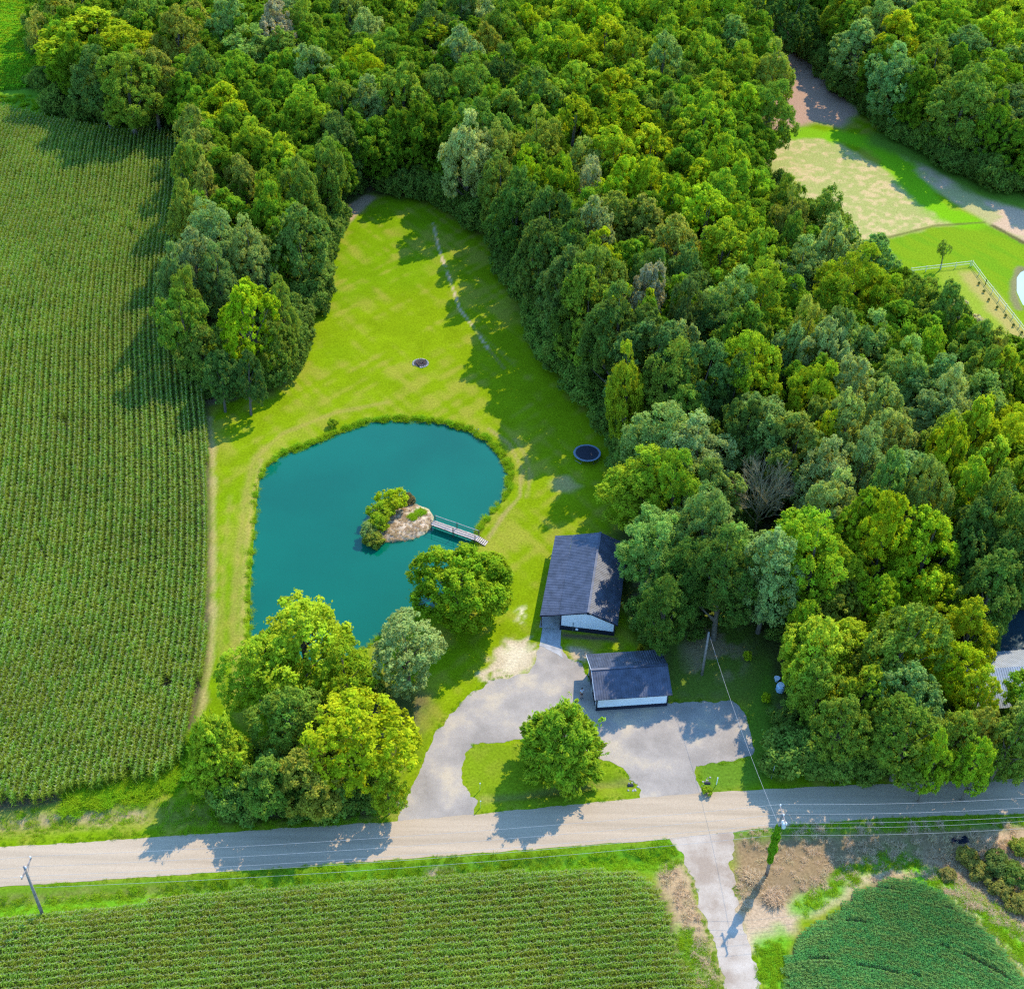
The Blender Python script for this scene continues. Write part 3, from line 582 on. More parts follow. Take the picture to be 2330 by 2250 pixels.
# ------------------------------------------------------------------ fire pit
c = at(957, 827, 0); t = empty('fire_pit', (c[0], c[1], gz(c[0], c[1]))); tag(t, 'fire pit of dark ash and charred logs inside a pale ring on the lawn', 'fire pit')
mb = MB(); mb.lathe((0, 0, 0), [(.01, .06), (.9, .04), (1.1, .01), (1.1, -.1), (.01, -.1)], 24); mb.build('ash_bed', M_ASH, t)
for k in range(19):
    a = 2*PI*k/22-1.5; mb = MB(); mb.rock((1.24*math.cos(a), 1.24*math.sin(a), .05), .17, k); mb.build('ring_stone', M_STONE, t)
for k in range(8):
    mb = MB(); a = rnd.uniform(0, PI); r = rnd.uniform(0, .6); x, y = r*math.cos(k), r*math.sin(k); l = rnd.uniform(.4, .8)
    mb.tube([(x-l*math.cos(a), y-l*math.sin(a), .1+.05*(k % 3)), (x+l*math.cos(a), y+l*math.sin(a), .14+.09*(k % 4))], rnd.uniform(.06, .1), 7); mb.build('charred_log', M_DWOOD, t)
mb = MB(); mb.tube([(.75*math.cos(a), .75*math.sin(a)-.1, .42) for a in np.linspace(0, 2*PI, 21)], .03, 6, False)
for a in (0, 2.1, 4.2): mb.tube([(.75*math.cos(a), .75*math.sin(a)-.1, .42), (.85*math.cos(a), .85*math.sin(a)-.1, 0)], .025, 6)
mb.build('steel_grate', M_RUST, t)
# driftwood in the pond
a = at(1079, 985, -.3); b_ = at(1090, 976, .2); t = empty('driftwood_log', (a[0], a[1], -.3)); tag(t, 'bleached log sticking out of the bank into the top right of the pond', 'log')
mb = MB(); mb.tube([(-.3, -.3, -.1), ((b_-a)[0]*.5, (b_-a)[1]*.5, .25), ((b_-a)[0], (b_-a)[1], .55)], [.08, .1, .05], 7); mb.build('trunk', M_WOOD, t)
mb = MB(); mb.tube([((b_-a)[0]*.5, (b_-a)[1]*.5, .25), ((b_-a)[0]*.2, (b_-a)[1]*.8, .6)], [.04, .02], 6); mb.build('branch', M_WOOD, t)

# ------------------------------------------------------------------ utility poles and wires
road_u = Vector((ROAD[5][0]-ROAD[1][0], ROAD[5][1]-ROAD[1][1], 0)).normalized(); road_n = Vector((-road_u.y, road_u.x, 0))
def pole(base, H, label, arm=True, lean=(0, 0), xf=False, arm_len=2.5, azim=0.0):
    t = empty('utility_pole', base); tag(t, label, 'utility pole', 'utility poles')
    top = Vector((lean[0], lean[1], H)); mb = MB(); mb.tube([(0, 0, -.3), top*.5, top], [.19, .16, .12], 10); mb.build('shaft', M_POLE, t, sm=True)
    an = road_n if not azim else Matrix.Rotation(azim, 3, 'Z')@road_n
    if arm:
        c_ = top-Vector((0, 0, .35)); mb = MB(); mb.bar(c_-an*arm_len/2+Vector((0, 0, .0))+road_u*.16, c_+an*arm_len/2+road_u*.16, .12, .12); ar = mb.build('crossarm', M_POLE, t)
        for s_ in (-1, -.05, 1):
            mb = MB(); p = c_+an*s_*(arm_len/2-.1)+road_u*.16+Vector((0, 0, .06)); mb.lathe(p, [(.03, 0), (.03, .12), (.08, .14), (.08, .2), (.05, .22), (.07, .24), (.06, .32), (.01, .34)], 10); mb.build('insulator', M_INS, ar)
        for s_ in (-1, 1): mb = MB(); mb.bar(c_+an*s_*.7+road_u*.17-Vector((0, 0, .07)), c_-Vector((0, 0, .75))+road_u*.13, .04, .02); mb.build('brace', M_STEEL, t)
    if xf:
        mb = MB(); p = top-Vector((0, 0, 2.3))+road_u*.45-road_n*.05; mb.lathe(p, [(.01, 0), (.24, .02), (.26, .08), (.26, .72), (.28, .76), (.2, .86), (.01, .88)], 18); tf = mb.build('transformer', mat('transformer_grey', (.50, .54, .58), .45, .2), t, sm=False)
        for s_ in (-.1, .1): mb = MB(); mb.lathe(p+Vector((s_, 0, .86)), [(.03, 0), (.045, .05), (.03, .08), (.045, .13), (.02, .2)], 8); mb.build('bushing', M_INS, tf)
        mb = MB(); mb.box(top-Vector((0, 0, 1.3))+road_u*.2, (.3, .12, .3)); mb.build('fuse_holder', M_INS, t)
    return t
pb = at(1744, 1990); H2 = 10.9
pole((pb[0], pb[1], gz(*pb[:2])), H2, 'vine-wrapped utility pole with transformer beside the gravel track', lean=(.05, 0), xf=True)
pa = at(100, 2088); H1 = 9.2
pole((pa[0], pa[1], gz(*pa[:2])), H1, 'bare utility pole with crossarm by the cornfield at the lower left', azim=math.radians(-12))
pc = at(1597, 1535); H3 = 7.6
pole((pc[0], pc[1], gz(*pc[:2])), H3, 'plain pale service pole standing among trees behind the garage', arm=False)
pd = Vector((pb[0], pb[1], 0))+Vector((at(2330, 1850, 9)[0]-pb[0], at(2330, 1850, 9)[1]-pb[1], 0))*1.55
pz = Vector((pa[0], pa[1], 0))-road_u*40
def wire(a, b, sag, label, r=.012, group='wires along the road'):
    a = Vector(a); b = Vector(b); pts = [a.lerp(b, k/24)-Vector((0, 0, sag*4*(k/24)*(1-k/24))) for k in range(25)]
    mb = MB(); mb.tube(pts, r, 5); o = mb.build('power_line', M_WIRE, None, sm=True); tag(o, label, 'power line', group); return o
names = ['farthest', 'middle', 'nearest']
for k, s_ in enumerate((1, -.05, -1)):
    o2 = Vector((pb[0]+.05, pb[1], H2-.02))+road_n*s_*1.15+road_u*.16; o1 = Vector((pa[0], pa[1], H1-.02))+road_n*s_*1.15+road_u*.16
    wire(o1, o2, 1.0, f'overhead wire crossing above the road left of the vine pole, {["uppermost", "second", "third"][k]} of five')
    wire(o2, Vector((pd.x, pd.y, H2-.02))+road_n*s_*1.15, .9, f'overhead wire above the road right of the vine pole, {["uppermost", "second", "third"][k]} of five')
    wire(o1, Vector((pz.x, pz.y, H1-.02))+road_n*s_*1.15, .4, f'overhead wire from the left pole to the picture edge, {["uppermost", "second", "third"][k]}')
for k, zz in enumerate((H2-2.4, H2-3.7)):
    o2 = Vector((pb[0], pb[1], zz)); o1 = Vector((pa[0], pa[1], zz-(H2-H1)))
    wire(o1, o2, 1.1, f'lower overhead line left of the vine pole, {["fourth", "lowest"][k]} of five')
    wire(o2, (pd.x, pd.y, zz), 1.0, f'lower overhead line right of the vine pole, {["fourth", "lowest"][k]} of five')
wire((pb[0], pb[1], H2-2.0), (pc[0], pc[1], H3-.1), .9, 'service wire from the vine pole across the gravel yard to the pole behind the garage', .014, 'service wires')

# ------------------------------------------------------------------ white rail fence
def fence(pts, label):
    c0 = pts[0]; t = empty('rail_fence', (c0[0], c0[1], 0)); tag(t, label, 'fence', 'rail fences')
    for (ax, ay), (bx, by) in zip(pts, pts[1:]):
        A = Vector((ax, ay, 0)); B = Vector((bx, by, 0)); d = B-A; n = max(1, round(d.length/3.0))
        for k in range(n+1):
            p = A+d*k/n; mb = MB(); mb.box((p.x, p.y, .6), (.11, .11, 1.2)); mb.build('post', M_FENCE, t, 0)
        for zz in (.55, 1.05): mb = MB(); mb.bar(A+Vector((0, 0, zz)), B+Vector((0, 0, zz)), .045, .10); mb.build('rail', M_FENCE, t)
    rebase(t)
fence([tuple(at(*p)[:2]) for p in ((2072, 622), (2207, 606))], 'cream rail fence running left from its corner on the bright far lawn')
fence([tuple(at(*p)[:2]) for p in ((2211, 606), (2242, 648), (2335, 766))], 'cream rail fence running down right from its corner towards the right edge')

# ------------------------------------------------------------------ signs, markers, culverts, small things
c = at(1755, 1772); t = empty('road_sign', (c[0], c[1], gz(*c[:2])), math.radians(70)); tag(t, 'pale diamond road sign on a post seen edge-on in the shaded verge', 'road sign')
mb = MB(); mb.box((0, 0, 1.15), (.06, .06, 2.4)); mb.build('post', M_STEEL, t)
mb = MB(); mb.box((0, -.045, 2.1), (.7, .02, .7), M=Matrix.Rotation(PI/4, 3, 'Y')); mb.build('sign_plate', M_INS, t)
for px, py, lb, cl in ((1630, 1785, 'short white marker post at the right side of the drive mouth', (.75, .75, .72)), (1092, 1797, 'thin yellow-green stake on the grass island, farther from the road', (.62, .62, .12)), (1093, 1838, 'thin yellow-green stake on the grass island, nearer the road', (.62, .62, .12))):
    c = at(px, py); t = empty('marker_stake', (c[0], c[1], gz(*c[:2]))); tag(t, lb, 'marker', 'roadside markers')
    mb = MB(); mb.tube([(0, 0, -.1), (.02, 0, 1.2)], .045, 6); mb.build('stake', mat('stake_paint', cl, .6), t)
    mb = MB(); mb.box((.02, 0, 1.24), (.14, .03, .16)); mb.build('reflector', M_INS, t)
for px, py, rz, lb in ((1437, 1787, 0, 'dark culvert mouth with pale stones at the right tip of the grass island'), (914, 1832, PI, 'dark culvert mouth with pale stones left of the drive mouth'), (1607, 1782, PI, 'culvert mouth with pinkish stones right of the drive mouth')):
    c = at(px, py); t = empty('culvert', (c[0], c[1], gz(*c[:2])-.05), rz); tag(t, lb, 'culvert', 'culverts under the drive')
    mb = MB(); mb.tube([(-.45, 0, .02), (.2, 0, .02)], .2, 14, True); mb.build('pipe', M_BLACK, t)
    for k in range(12):
        a = rnd.uniform(-2.2, 2.2); d_ = rnd.uniform(.25, .95); mb = MB(); mb.rock((-.1+d_*math.cos(a), d_*math.sin(a)*1.1, .05), rnd.uniform(.07, .17), k+int(px)); mb.build('stone', M_STONE, t)
c = at(1774, 1572); t = empty('water_barrel', (c[0], c[1], 0)); tag(t, 'pale blue plastic barrel half hidden under the trees right of the yard', 'barrel')
mb = MB(); mb.lathe((0, 0, 0), [(.4, 0), (.52, .1), (.55, .5), (.52, 1.0), (.42, 1.12), (.38, 1.12)], 20); mb.build('body', M_BLUE, t)
mb = MB(); mb.lathe((0, 0, 1.12), [(.40, 0), (.43, .02), (.43, .08), (.05, .11)], 20); mb.build('lid', M_WHITE, t)
c = at(1767, 1549); t = empty('plastic_tub', (c[0], c[1], 0)); tag(t, 'small blue and white tub just above the pale blue barrel', 'tub')
mb = MB(); mb.lathe((0, 0, 0), [(.22, 0), (.34, .5), (.36, .52), (.33, .52), (.2, .05)], 16); mb.build('body', M_BLUE, t)
mb = MB(); mb.lathe((0, 0, .5), [(.36, 0), (.39, .02), (.39, .07), (.33, .07)], 16); mb.build('rim', M_WHITE, t)

# ------------------------------------------------------------------ person
def skin_obj(name, chains, m, parent, sub=1):
    vs = []; es = []; rs = []; idx = {}
    for ch in chains:
        prev = None
        for p, r in ch:
            k = tuple(round(q, 4) for q in p)
            if k not in idx: idx[k] = len(vs); vs.append(p); rs.append(r)
            i = idx[k]
            if prev is not None: es.append((prev, i))
            prev = i
    me = bpy.data.meshes.new(name); me.from_pydata(vs, es, []); me.materials.append(m)
    o = link(name, me, parent); md = o.modifiers.new('skin', 'SKIN'); md.use_smooth_shade = True
    for i, r in enumerate(rs): me.skin_vertices[0].data[i].radius = (r, r)
    me.skin_vertices[0].data[0].use_root = True
    sm = o.modifiers.new('sub', 'SUBSURF'); sm.levels = sub; sm.render_levels = sub
    return o
c = at(1323, 1588); t = empty('person', (c[0], c[1], .05), math.radians(25)); tag(t, 'person in a pale shirt and dark shorts standing in the yard left of the garage', 'person')
M_SKIN = mat('skin', (.45, .27, .19), .6); M_HAIR = mat('hair', (.02, .015, .012), .7); M_SHIRT = mat('shirt', (.50, .56, .66), .8); M_SHORT = mat('shorts', (.10, .07, .09), .85); M_SHOE = mat('shoes', (.03, .03, .05), .6)
ch = [[((0, 0, .92), .13), ((0, .01, 1.12), .12), ((0, 0, 1.33), .15), ((0, 0, 1.45), .075), ((0, -.01, 1.53), .055), ((0, -.015, 1.62), .085), ((0, -.01, 1.70), .09), ((0, 0, 1.76), .06)]]
for s_ in (-1, 1):
    ch.append([((0, 0, .92), .13), ((s_*.09, 0, .84), .095), ((s_*.10, -.02, .50), .06), ((s_*.105, .01, .30), .058), ((s_*.11, .02, .09), .037), ((s_*.115, -.03, .045), .04), ((s_*.125, -.14, .03), .03)])
    ch.append([((0, 0, 1.33), .15), ((s_*.17, 0, 1.38), .06), ((s_*.23, .01, 1.12), .042), ((s_*.25, -.07, .90), .03), ((s_*.255, -.09, .83), .035)])
    for k in range(4): ch.append([((s_*.255, -.09, .83), .035), ((s_*(.255), -.115+.018*k, .775), .009), ((s_*.25, -.12+.018*k, .745-.004*abs(k-1)), .008), ((s_*.24, -.12+.017*k, .72+.006*abs(k-1)), .007)])
    ch.append([((s_*.255, -.09, .83), .035), ((s_*.245, -.135, .81), .010), ((s_*.235, -.15, .775), .008)])
body = skin_obj('body', ch, M_SKIN, t)
mb = MB(); mb.lathe((0, .01, 1.64), [(.10, 0), (.112, .06), (.10, .12), (.06, .165), (.01, .175)], 14); hr = mb.build('hair', M_HAIR, t, sm=True)
for v_ in hr.data.vertices:
    if v_.co.y < -.03 and v_.co.z < 1.72: v_.co.y = -.03
mb = MB(); mb.rock((0, -.115, 1.645), .018, 2); mb.build('nose', M_SKIN, t)
for s_ in (-.035, .035): mb = MB(); mb.rock((s_, -.098, 1.675), .010, 3); mb.build('eye', M_HAIR, t)
mb = MB(); mb.box((0, -.10, 1.60), (.045, .01, .008)); mb.build('mouth', mat('lips', (.35, .12, .1), .6), t)
skin_obj('shirt', [[((0, 0, .94), .165), ((0, .01, 1.12), .15), ((0, 0, 1.34), .17), ((0, 0, 1.43), .095)]]+[[((0, 0, 1.34), .17), ((s_*.175, 0, 1.385), .08), ((s_*.215, .01, 1.2), .07)] for s_ in (-1, 1)], M_SHIRT, t)
skin_obj('shorts', [[((0, 0, .97), .15), ((0, 0, .88), .15)]]+[[((0, 0, .88), .15), ((s_*.095, 0, .80), .115), ((s_*.105, -.01, .55), .09)] for s_ in (-1, 1)], M_SHORT, t)
for s_ in (-1, 1): mb = MB(); mb.box((s_*.118, -.06, .035), (.095, .27, .08)); mb.build('shoe', M_SHOE, t, .02)

# ------------------------------------------------------------------ foliage
def unit(v): return v/np.maximum(np.linalg.norm(v, axis=-1, keepdims=True), 1e-9)
def leaf_quads(pos, nrm, ln, wd, R, droop=None):
    n = len(pos); r = R.normal(size=(n, 3)); t = unit(np.cross(nrm, r)) if droop is None else unit(droop-nrm*np.sum(droop*nrm, 1, keepdims=True))
    b = np.cross(nrm, t); ln = ln[:, None]; wd = wd[:, None]
    return np.stack([pos-t*ln*.5, pos+b*wd*.5+t*ln*.05, pos+t*ln*.5+nrm*ln*-.08, pos-b*wd*.5+t*ln*.05], 1)
def tree_mesh(name, seed, H=16., R=4.5, kind='wood', leaves=20000, leaf=.40, lobes=15, zlo=.04, lr=(.30, .46)):
    """crown of lobes -> puffs -> leaves around z axis, base at z=0"""
    q = np.random.RandomState(seed); zc = H*(zlo+1)/2; hz = H*(1-zlo)/2
    D = []; ga = PI*(3-5**.5)
    for i in range(lobes):
        yy = 1-1.72*(i+.5)/lobes; rr = math.sqrt(max(0, 1-yy*yy)); a = ga*i+seed
        D.append((rr*math.cos(a), rr*math.sin(a), yy))
    D = np.array(D)+q.normal(size=(lobes, 3))*.16; D = unit(D)
    f = q.uniform(.50, .80, lobes)
    taper = np.where(D[:, 2] < 0, 1+.25*D[:, 2], 1-.05*D[:, 2])
    lobeC = D*f[:, None]*np.array([R, R, hz])*taper[:, None]+np.array([0, 0, zc]); lobeC[:, :2] += q.normal(size=(lobes, 2))*R*.07
    lobeR = R*q.uniform(lr[0], lr[1], lobes)
    if kind == 'feather': f2 = q.uniform(.9, 1.35, lobes); lobeC = (lobeC-[0, 0, zc])*f2[:, None]+[0, 0, zc]; lobeC[:, 2] = np.clip(lobeC[:, 2], .8, None); lobeR *= .62; lobeC[:, :2] *= (1.12-.45*(lobeC[:, 2:]/H))
    if kind == 'cone':
        zz = np.linspace(.14, .93, lobes)*H+q.normal(size=lobes)*.2; aa = ga*np.arange(lobes); er = R*(1-(zz/H))**.62*q.uniform(.62, 1.1, lobes); lobeC = np.stack([er*np.cos(aa), er*np.sin(aa), zz+er*.12], 1)
    lobeC = np.vstack([lobeC, [[q.normal()*R*.1, q.normal()*R*.1, H-lobeR.mean()*.9]]]); lobeR = np.append(lobeR, R*.33)
    P = []; PR = []; PD = []
    for c_, r_ in zip(lobeC, lobeR):
        npf = int(16+7*(r_/1.6)**2)
        d = unit(q.normal(size=(npf, 3))+unit(c_-np.array([0, 0, zc*.9]))*.75+np.array([0, 0, .25]))
        P.append(c_+d*r_*q.uniform(.72, 1.05, (npf, 1))*np.array([1, 1, 1.05])); PR.append(q.uniform(.24, .62, npf)*(.6+.10*R)); PD.append(d)
    P = np.vstack(P); PR = np.concatenate(PR); PD = np.vstack(PD)
    # drop puffs buried in other lobes
    dd = np.min([np.linalg.norm(P-c_, axis=1)/r_ for c_, r_ in zip(lobeC, lobeR)], axis=0); keep = dd > .62
    P, PR, PD = P[keep], PR[keep], PD[keep]
    wgt = PR**2; idx = q.choice(len(P), leaves, p=wgt/wgt.sum())
    d = unit(q.normal(size=(leaves, 3))+PD[idx]*.8)
    pos = P[idx]+d*(PR[idx]*q.uniform(.45, 1.12, leaves))[:, None]
    strag = q.rand(leaves) < .05; pos[strag] += d[strag]*PR[idx][strag][:, None]*q.uniform(.2, .7, (strag.sum(), 1))
    if kind == 'cone':
        pl = q.exponential(.32, len(P)); pdir = unit(P-[0, 0, H*.3]); tt = q.rand(leaves)**1.5; pos += pdir[idx]*(pl[idx]*tt*2.2)[:, None]; pos -= (pos-P[idx])*(.55*tt)[:, None]
    pos[:, 2] = np.maximum(pos[:, 2], .15)
    nrm = unit(d*.75+np.array([0, 0, .55])+q.normal(size=(leaves, 3))*.55)
    ln = leaf*q.uniform(.6, 1.3, leaves); droop = None; wf = .62
    if kind in ('feather', 'cone'): ln *= 1.5; wf = .33; droop = unit((d*1.0+np.array([0, 0, -.55]) if kind == 'feather' else PD[idx]*.8+unit(pos-[0, 0, H*.35])*.9+np.array([0, 0, .25]))+q.normal(size=(leaves, 3))*.25)
    V = leaf_quads(pos, nrm, ln, ln*wf, q, droop)
    pv = q.rand(len(P)); hv = q.rand(len(P)); v = np.clip(.55*pv[idx]+.45*q.rand(leaves), 0, 1)
    crown = qmesh(name+'_crown', V, M_LEAF, {'v': v, 'h': np.clip(.7*hv[idx]+.3*q.rand(leaves), 0, 1)})
    mb = MB(); rr = .022*H; mb.tube([(0, 0, -.4), (.1, 0, H*.2), (q.normal()*.2, q.normal()*.2, H*.5), (q.normal()*.3, q.normal()*.3, H*.86)], [rr*1.25, rr, rr*.6, .04], 8)
    order = q.permutation(len(lobeC))[:9]
    for i in order:
        c_ = lobeC[i]; z0 = max(H*.15, c_[2]*q.uniform(.45, .7)); mb.tube([(0, 0, z0), (c_[0]*.45, c_[1]*.45, z0+(c_[2]-z0)*.4), tuple(c_)], [rr*.5, rr*.3, .035], 6)
    tm = bpy.data.meshes.new(name+'_trunk'); tm.from_pydata(mb.v, [], mb.f); tm.materials.append(M_BARK); tm.update()
    return crown, tm
PROTO = {}
WSPEC = [(17, (.30, .46), .40, 34000), (34, (.20, .32), .34, 36000), (14, (.32, .52), .42, 30000), (22, (.26, .40), .36, 36000), (42, (.16, .28), .32, 36000), (16, (.28, .50), .38, 32000), (26, (.22, .38), .40, 30000), (30, (.18, .36), .30, 38000), (19, (.24, .48), .46, 26000), (36, (.20, .30), .38, 32000)]
for i, (lo_, lr_, lf_, ln_) in enumerate(WSPEC): PROTO['w%d' % i] = (tree_mesh('wood%d' % i, 100+i, 18, 6.0, leaves=ln_, lobes=lo_, leaf=lf_, lr=lr_), 18, 6.0)
for i in range(2): PROTO['w%d' % (10+i)] = (tree_mesh('open%d' % i, 150+i, 18, 6.0, leaves=19000, lobes=[26, 20][i], leaf=.42, lr=[(.22, .38), (.26, .44)][i]), 18, 6.0)
for i in range(3): PROTO['t%d' % i] = (tree_mesh('tall%d' % i, 200+i, 20, 3.6, leaves=17000, lobes=[12, 14, 16][i], leaf=.36), 20, 3.6)
for i in range(3): PROTO['r%d' % i] = (tree_mesh('round%d' % i, 300+i, 13, 6.5, leaves=52000, lobes=[40, 34, 46][i], zlo=.04, leaf=.36, lr=(.24, .38)), 13, 6.5)
PROTO['c0'] = (tree_mesh('cone', 400, 10, 5.2, 'cone', leaves=34000, lobes=64, zlo=.04, leaf=.36, lr=(.13, .24)), 10, 5.2); PROTO['f0'] = (tree_mesh('feather', 400, 10, 5.0, 'feather', leaves=20000, lobes=26, zlo=.06, leaf=.44), 10, 5.0)
PROTO['f1'] = (tree_mesh('feather2', 401, 13, 4.6, 'feather', leaves=17000, lobes=15, zlo=.12, leaf=.48), 13, 4.6)
for i in range(3): PROTO['s%d' % i] = (tree_mesh('shrub%d' % i, 500+i, 3.2, 2.0, leaves=5200, lobes=9, zlo=.0, leaf=.26), 3.2, 2.0)
PROTO['a0'] = (tree_mesh('airy', 600, 14, 3.4, leaves=4200, lobes=12, zlo=.35, leaf=.36), 14, 3.4)
COLS = {'Y': (.375, .465, .014), 'L': (.305, .415, .018), 'G': (.21, .305, .030), 'D': (.125, .205, .034), 'B': (.20, .30, .06), 'P': (.335, .42, .10), 'O': (.31, .34, .04), 'T': (.43, .40, .17), 'K': (.245, .355, .07)}
CNAME = {'Y': 'yellow-green', 'L': 'bright green', 'G': 'mid-green', 'D': 'dark green', 'B': 'dusky green', 'P': 'pale green', 'O': 'olive', 'T': 'tan-tinged', 'K': 'cool green'}
trees = []
def tree(px, py, rpx, c, kind='w', hf=None, zf=.60, label=None, name='deciduous_tree', cat='tree', H=None, group=None, rz=None):
    """crown centre (full-resolution photo pixel), crown radius in pixels, colour code"""
    if kind == 'w' and hf is None and label is None and zf == .60: zf = .70 if not (px < 780 and py > 180) else .62
    if kind == 'w' and px > 1700 and py > 1300: zf = .56
    for _ in range(3):
        zc = (H or 15)*zf; p = at(px, py, zc); dep = (p[1]*math.cos(PITCH)+(CAM_H-zc)*math.sin(PITCH)); r = rpx*dep/FPX
        if H is None:
            H_ = {'w': 3.3, 't': 4.6, 'r': 1.9, 'f': 1.9, 'c': 1.9, 's': 1.5, 'a': 4.0}[kind]*r*(hf or 1); H = H_ if kind not in 'wt' else (rnd.uniform(17, 21) if not (px < 780 and py > 100) else (rnd.uniform(17, 19) if py < 650 else (16 if py < 770 else 11)))
            if kind == 'w' and px > 1700 and py > 1300: H = rnd.uniform(11.5, 13.5)
    if kind == 'w' and hf is None and label is None: r *= 1.38
    if kind == 't': r *= 1.1
    trees.append(dict(x=p[0], y=p[1], r=r, H=H, c=c, kind=kind, px=px, py=py, label=label, name=name, cat=cat, group=group, rz=rz, hand=True))
T = tree
# left group by the top-left field
tree(90, 95, 34, 'O', 'a', H=17, label='slender half-bare tree standing alone at the left of the top-left tree group')
for q_ in [(215, 85, 78, 'L'), (300, 115, 62, 'Y'), (165, 150, 62, 'D'), (290, 200, 58, 'G'), (345, 190, 44, 'O'), (235, 190, 50, 'D'), (130, 40, 40, 'O'), (190, 10, 55, 'L'), (330, 40, 50, 'G')]: T(*q_)
# strip between the cornfield and the lawn
for q_ in [(555, 125, 62, 'K'), (455, 165, 34, 'G'), (515, 275, 56, 'Y'), (575, 345, 40, 'L'), (695, 280, 50, 'L'), (480, 375, 40, 'O'), (650, 385, 36, 'Y'), (745, 400, 34, 'G'), (560, 430, 34, 'O'), (470, 450, 30, 'O'), (690, 450, 36, 'G'), (620, 460, 30, 'L'),
           (500, 545, 50, 'P'), (450, 600, 34, 'P'), (585, 585, 40, 'P'), (690, 560, 48, 'B'), (700, 650, 36, 'B'), (500, 650, 34, 'B'), (425, 745, 40, 'G'), (470, 800, 38, 'G'), (405, 690, 30, 'G'), (430, 500, 34, 'O'), (450, 320, 34, 'O'), (445, 400, 32, 'G'), (400, 640, 28, 'B'), (640, 790, 30, 'G'), (560, 862, 26, 'D'), (500, 855, 30, 'D'), (655, 720, 26, 'G')]: T(*q_)
T(575, 735, 72, 'Y', H=18, label='tall bright yellow-green tree near the lower end of the strip between corn and lawn'); T(600, 525, 26, 'T', 'a')
# back wood
for q_ in [(440, 60, 44, 'O'), (520, 60, 42, 'K'), (395, 90, 46, 'O'), (630, 75, 38, 'T'), (660, 30, 36, 'P'), (715, 175, 44, 'P'), (700, 60, 40, 'G'), (640, 130, 40, 'G'), (795, 30, 38, 'K'), (830, 75, 40, 'P'), (925, 45, 34, 'L'), (975, 105, 48, 'Y'), (825, 160, 42, 'Y'), (885, 130, 44, 'G'), (1080, 30, 34, 'P'), (1055, 125, 36, 'P'), (1110, 110, 40, 'O'), (1000, 60, 40, 'D'), (1040, 20, 34, 'D'),
           (905, 215, 46, 'G'), (1000, 215, 46, 'G'), (940, 250, 44, 'L'), (840, 245, 44, 'K'), (780, 250, 40, 'G'), (770, 330, 44, 'D'), (850, 330, 46, 'D'), (790, 390, 40, 'D'), (1065, 200, 46, 'G'), (1145, 175, 44, 'D'), (1150, 60, 46, 'G'), (1220, 130, 46, 'L'), (1210, 70, 34, 'Y'), (1290, 40, 52, 'L'), (1365, 50, 46, 'Y'), (1310, 130, 54, 'Y'), (1385, 110, 46, 'Y'), (1290, 205, 50, 'L'), (1380, 215, 52, 'Y'), (1240, 225, 46, 'G'), (1170, 260, 44, 'G'), (1110, 290, 42, 'G'), (1060, 330, 48, 'P'), (1020, 390, 44, 'B'), (960, 330, 44, 'D'), (900, 380, 44, 'D'), (950, 410, 42, 'D'), (1130, 345, 46, 'O'), (1080, 420, 44, 'D'),
           (1450, 200, 52, 'L'), (1440, 130, 46, 'L'), (1420, 290, 54, 'Y'), (1500, 270, 46, 'G'), (1300, 300, 50, 'Y'), (1230, 320, 44, 'O'), (1180, 400, 44, 'G'), (1480, 350, 52, 'Y'), (1400, 370, 50, 'Y'), (1320, 380, 46, 'O'), (1545, 330, 44, 'L'), (1500, 30, 40, 'L'), (1430, 30, 40, 'L'), (1530, 100, 40, 'L'), (1500, 150, 40, 'K'), (1580, 60, 40, 'L'), (1640, 40, 40, 'L'), (1600, 130, 42, 'L'), (1670, 95, 40, 'K'), (1560, 200, 40, 'G'), (1620, 220, 46, 'L'), (1710, 160, 44, 'L'), (1765, 160, 38, 'O'), (1680, 250, 44, 'L'), (1740, 250, 46, 'G'), (1785, 235, 34, 'G'), (1600, 290, 44, 'L'), (1700, 40, 34, 'G')]: T(*q_)
